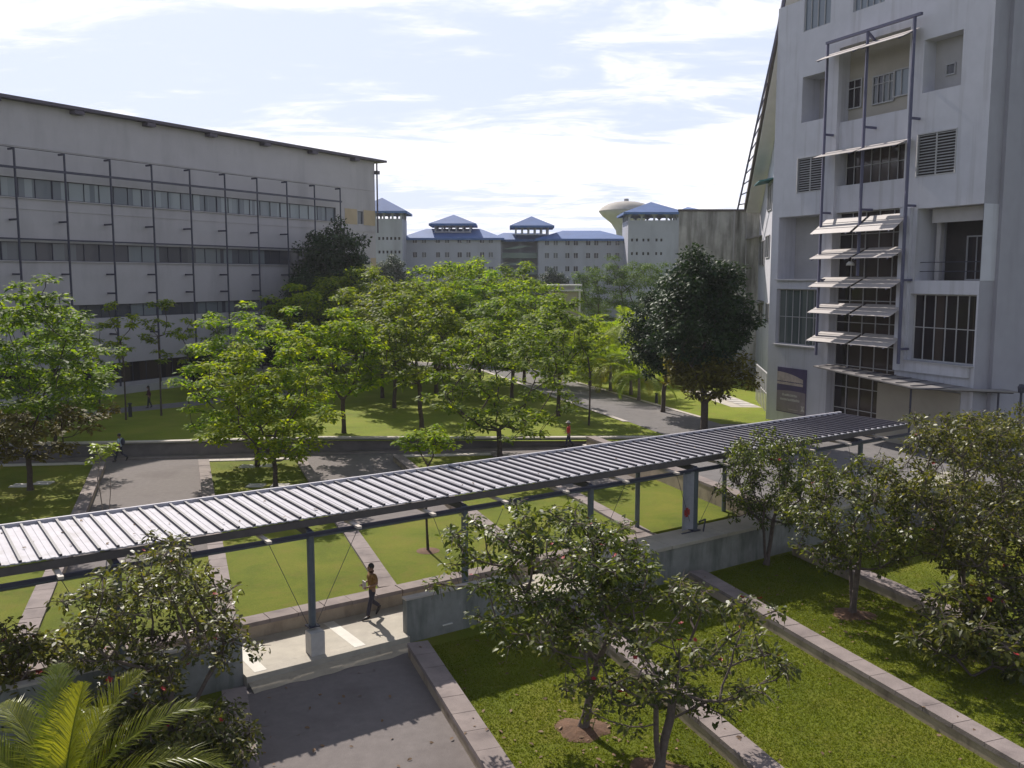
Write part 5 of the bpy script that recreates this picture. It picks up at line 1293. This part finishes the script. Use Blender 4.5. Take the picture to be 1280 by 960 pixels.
# ------------------------------------------------------------------ light and sky
SUN_EL, SUN_AZ = 39.8, -25.5           # azimuth from +Y, negative = left
sd = Vector((math.sin(R(SUN_AZ))*math.cos(R(SUN_EL)), math.cos(R(SUN_AZ))*math.cos(R(SUN_EL)), math.sin(R(SUN_EL))))
L = bpy.data.lights.new('sun', 'SUN'); L.energy = 5.0; L.angle = R(.53); L.color = (1, .93, .85)
so = bpy.data.objects.new('sun', L); COL.objects.link(so); so.rotation_euler = (-sd).to_track_quat('-Z','Y').to_euler()
w = bpy.data.worlds.new('World'); scene.world = w; w.use_nodes = True; nt = w.node_tree; bg = nt.nodes['Background']
sky = nt.nodes.new('ShaderNodeTexSky'); sky.sky_type = 'NISHITA'; sky.sun_disc = False; sky.sun_elevation = R(SUN_EL); sky.sun_rotation = R(SUN_AZ)
sky.air_density = 1.0; sky.dust_density = 1.6; sky.ozone_density = 1.5
tc = nt.nodes.new('ShaderNodeTexCoord'); sx = nt.nodes.new('ShaderNodeSeparateXYZ'); nt.links.new(tc.outputs['Generated'], sx.inputs[0])
def mth(op, a, b=None, c=None):
    n = nt.nodes.new('ShaderNodeMath'); n.operation = op
    for i, q in enumerate((a, b, c)):
        if q is None: continue
        if hasattr(q, 'links'): nt.links.new(q, n.inputs[i])
        else: n.inputs[i].default_value = q
    return n.outputs[0]
zz = mth('ADD', mth('MAXIMUM', sx.outputs[2], 0), .10)
cx_ = nt.nodes.new('ShaderNodeCombineXYZ'); nt.links.new(mth('DIVIDE', sx.outputs[0], zz), cx_.inputs[0]); nt.links.new(mth('DIVIDE', sx.outputs[1], zz), cx_.inputs[1])
mp = nt.nodes.new('ShaderNodeMapping'); nt.links.new(cx_.outputs[0], mp.inputs[0]); mp.inputs['Rotation'].default_value = (0,0,R(-18)); mp.inputs['Scale'].default_value = (.55,1.0,1); mp.inputs['Location'].default_value = (2.3,1.1,0)
c1 = nz(nt, .85, 8, mp.outputs[0], .62, .35); c2 = nz(nt, 3.2, 6, mp.outputs[0], .65, .6)
cf = mth('ADD', mth('MULTIPLY', c1, .62), mth('MULTIPLY', c2, .38))
mr = nt.nodes.new('ShaderNodeMapRange'); nt.links.new(cf, mr.inputs[0]); mr.inputs['From Min'].default_value = .425; mr.inputs['From Max'].default_value = .575; mr.interpolation_type = 'SMOOTHERSTEP'
mr.inputs['To Min'].default_value = .12
hi = nt.nodes.new('ShaderNodeMapRange'); nt.links.new(sx.outputs[2], hi.inputs[0]); hi.inputs['From Min'].default_value = .30; hi.inputs['From Max'].default_value = .65; hi.inputs['To Min'].default_value = 1; hi.inputs['To Max'].default_value = .25
yd = nt.nodes.new('ShaderNodeMapRange'); nt.links.new(sx.outputs[1], yd.inputs[0]); yd.inputs['From Min'].default_value = -.4; yd.inputs['From Max'].default_value = .7; yd.inputs['To Min'].default_value = .4
hb = mth('MULTIPLY', hi.outputs[0], yd.outputs[0])
veil = mixc(nt, mth('MULTIPLY', hb, .85), sky.outputs[0], (9.1,10.3,13.9))
cl = mixc(nt, mth('MULTIPLY', mr.outputs[0], hb), veil, (15.2,15.0,15.8))
nt.links.new(cl, bg.inputs['Color']); bg.inputs['Strength'].default_value = .07

hm = bpy.data.materials.new('haze air'); hm.use_nodes = True; hn = hm.node_tree; hn.nodes.remove(hn.nodes['Principled BSDF'])
pv = hn.nodes.new('ShaderNodeVolumePrincipled'); pv.inputs['Color'].default_value = (.86,.88,.96,1); pv.inputs['Density'].default_value = .0002; pv.inputs['Anisotropy'].default_value = .25
hn.links.new(pv.outputs[0], hn.nodes['Material Output'].inputs['Volume'])
m = MB(); m.box((0,160,16.5), (420,520,37)); hz = m.build('haze', hm, loc=(0,0,0)); hz['kind'] = 'stuff'
cam = bpy.data.cameras.new('camera'); co = bpy.data.objects.new('camera', cam); COL.objects.link(co); scene.camera = co
co.location = (0,0,EYE); co.rotation_euler = (R(90)-PITCH, 0, 0); cam.sensor_width = 36; cam.lens = 36*FP/1280; cam.clip_end = 5000; cam.clip_start = .1
scene.view_settings.view_transform = 'Standard'; scene.view_settings.look = 'None'; scene.view_settings.gamma = 1; scene.view_settings.exposure = .22
scene.cycles.max_bounces = 6; scene.cycles.diffuse_bounces = 3; scene.cycles.transmission_bounces = 2; scene.cycles.transparent_max_bounces = 4
scene.cycles.use_denoising = True
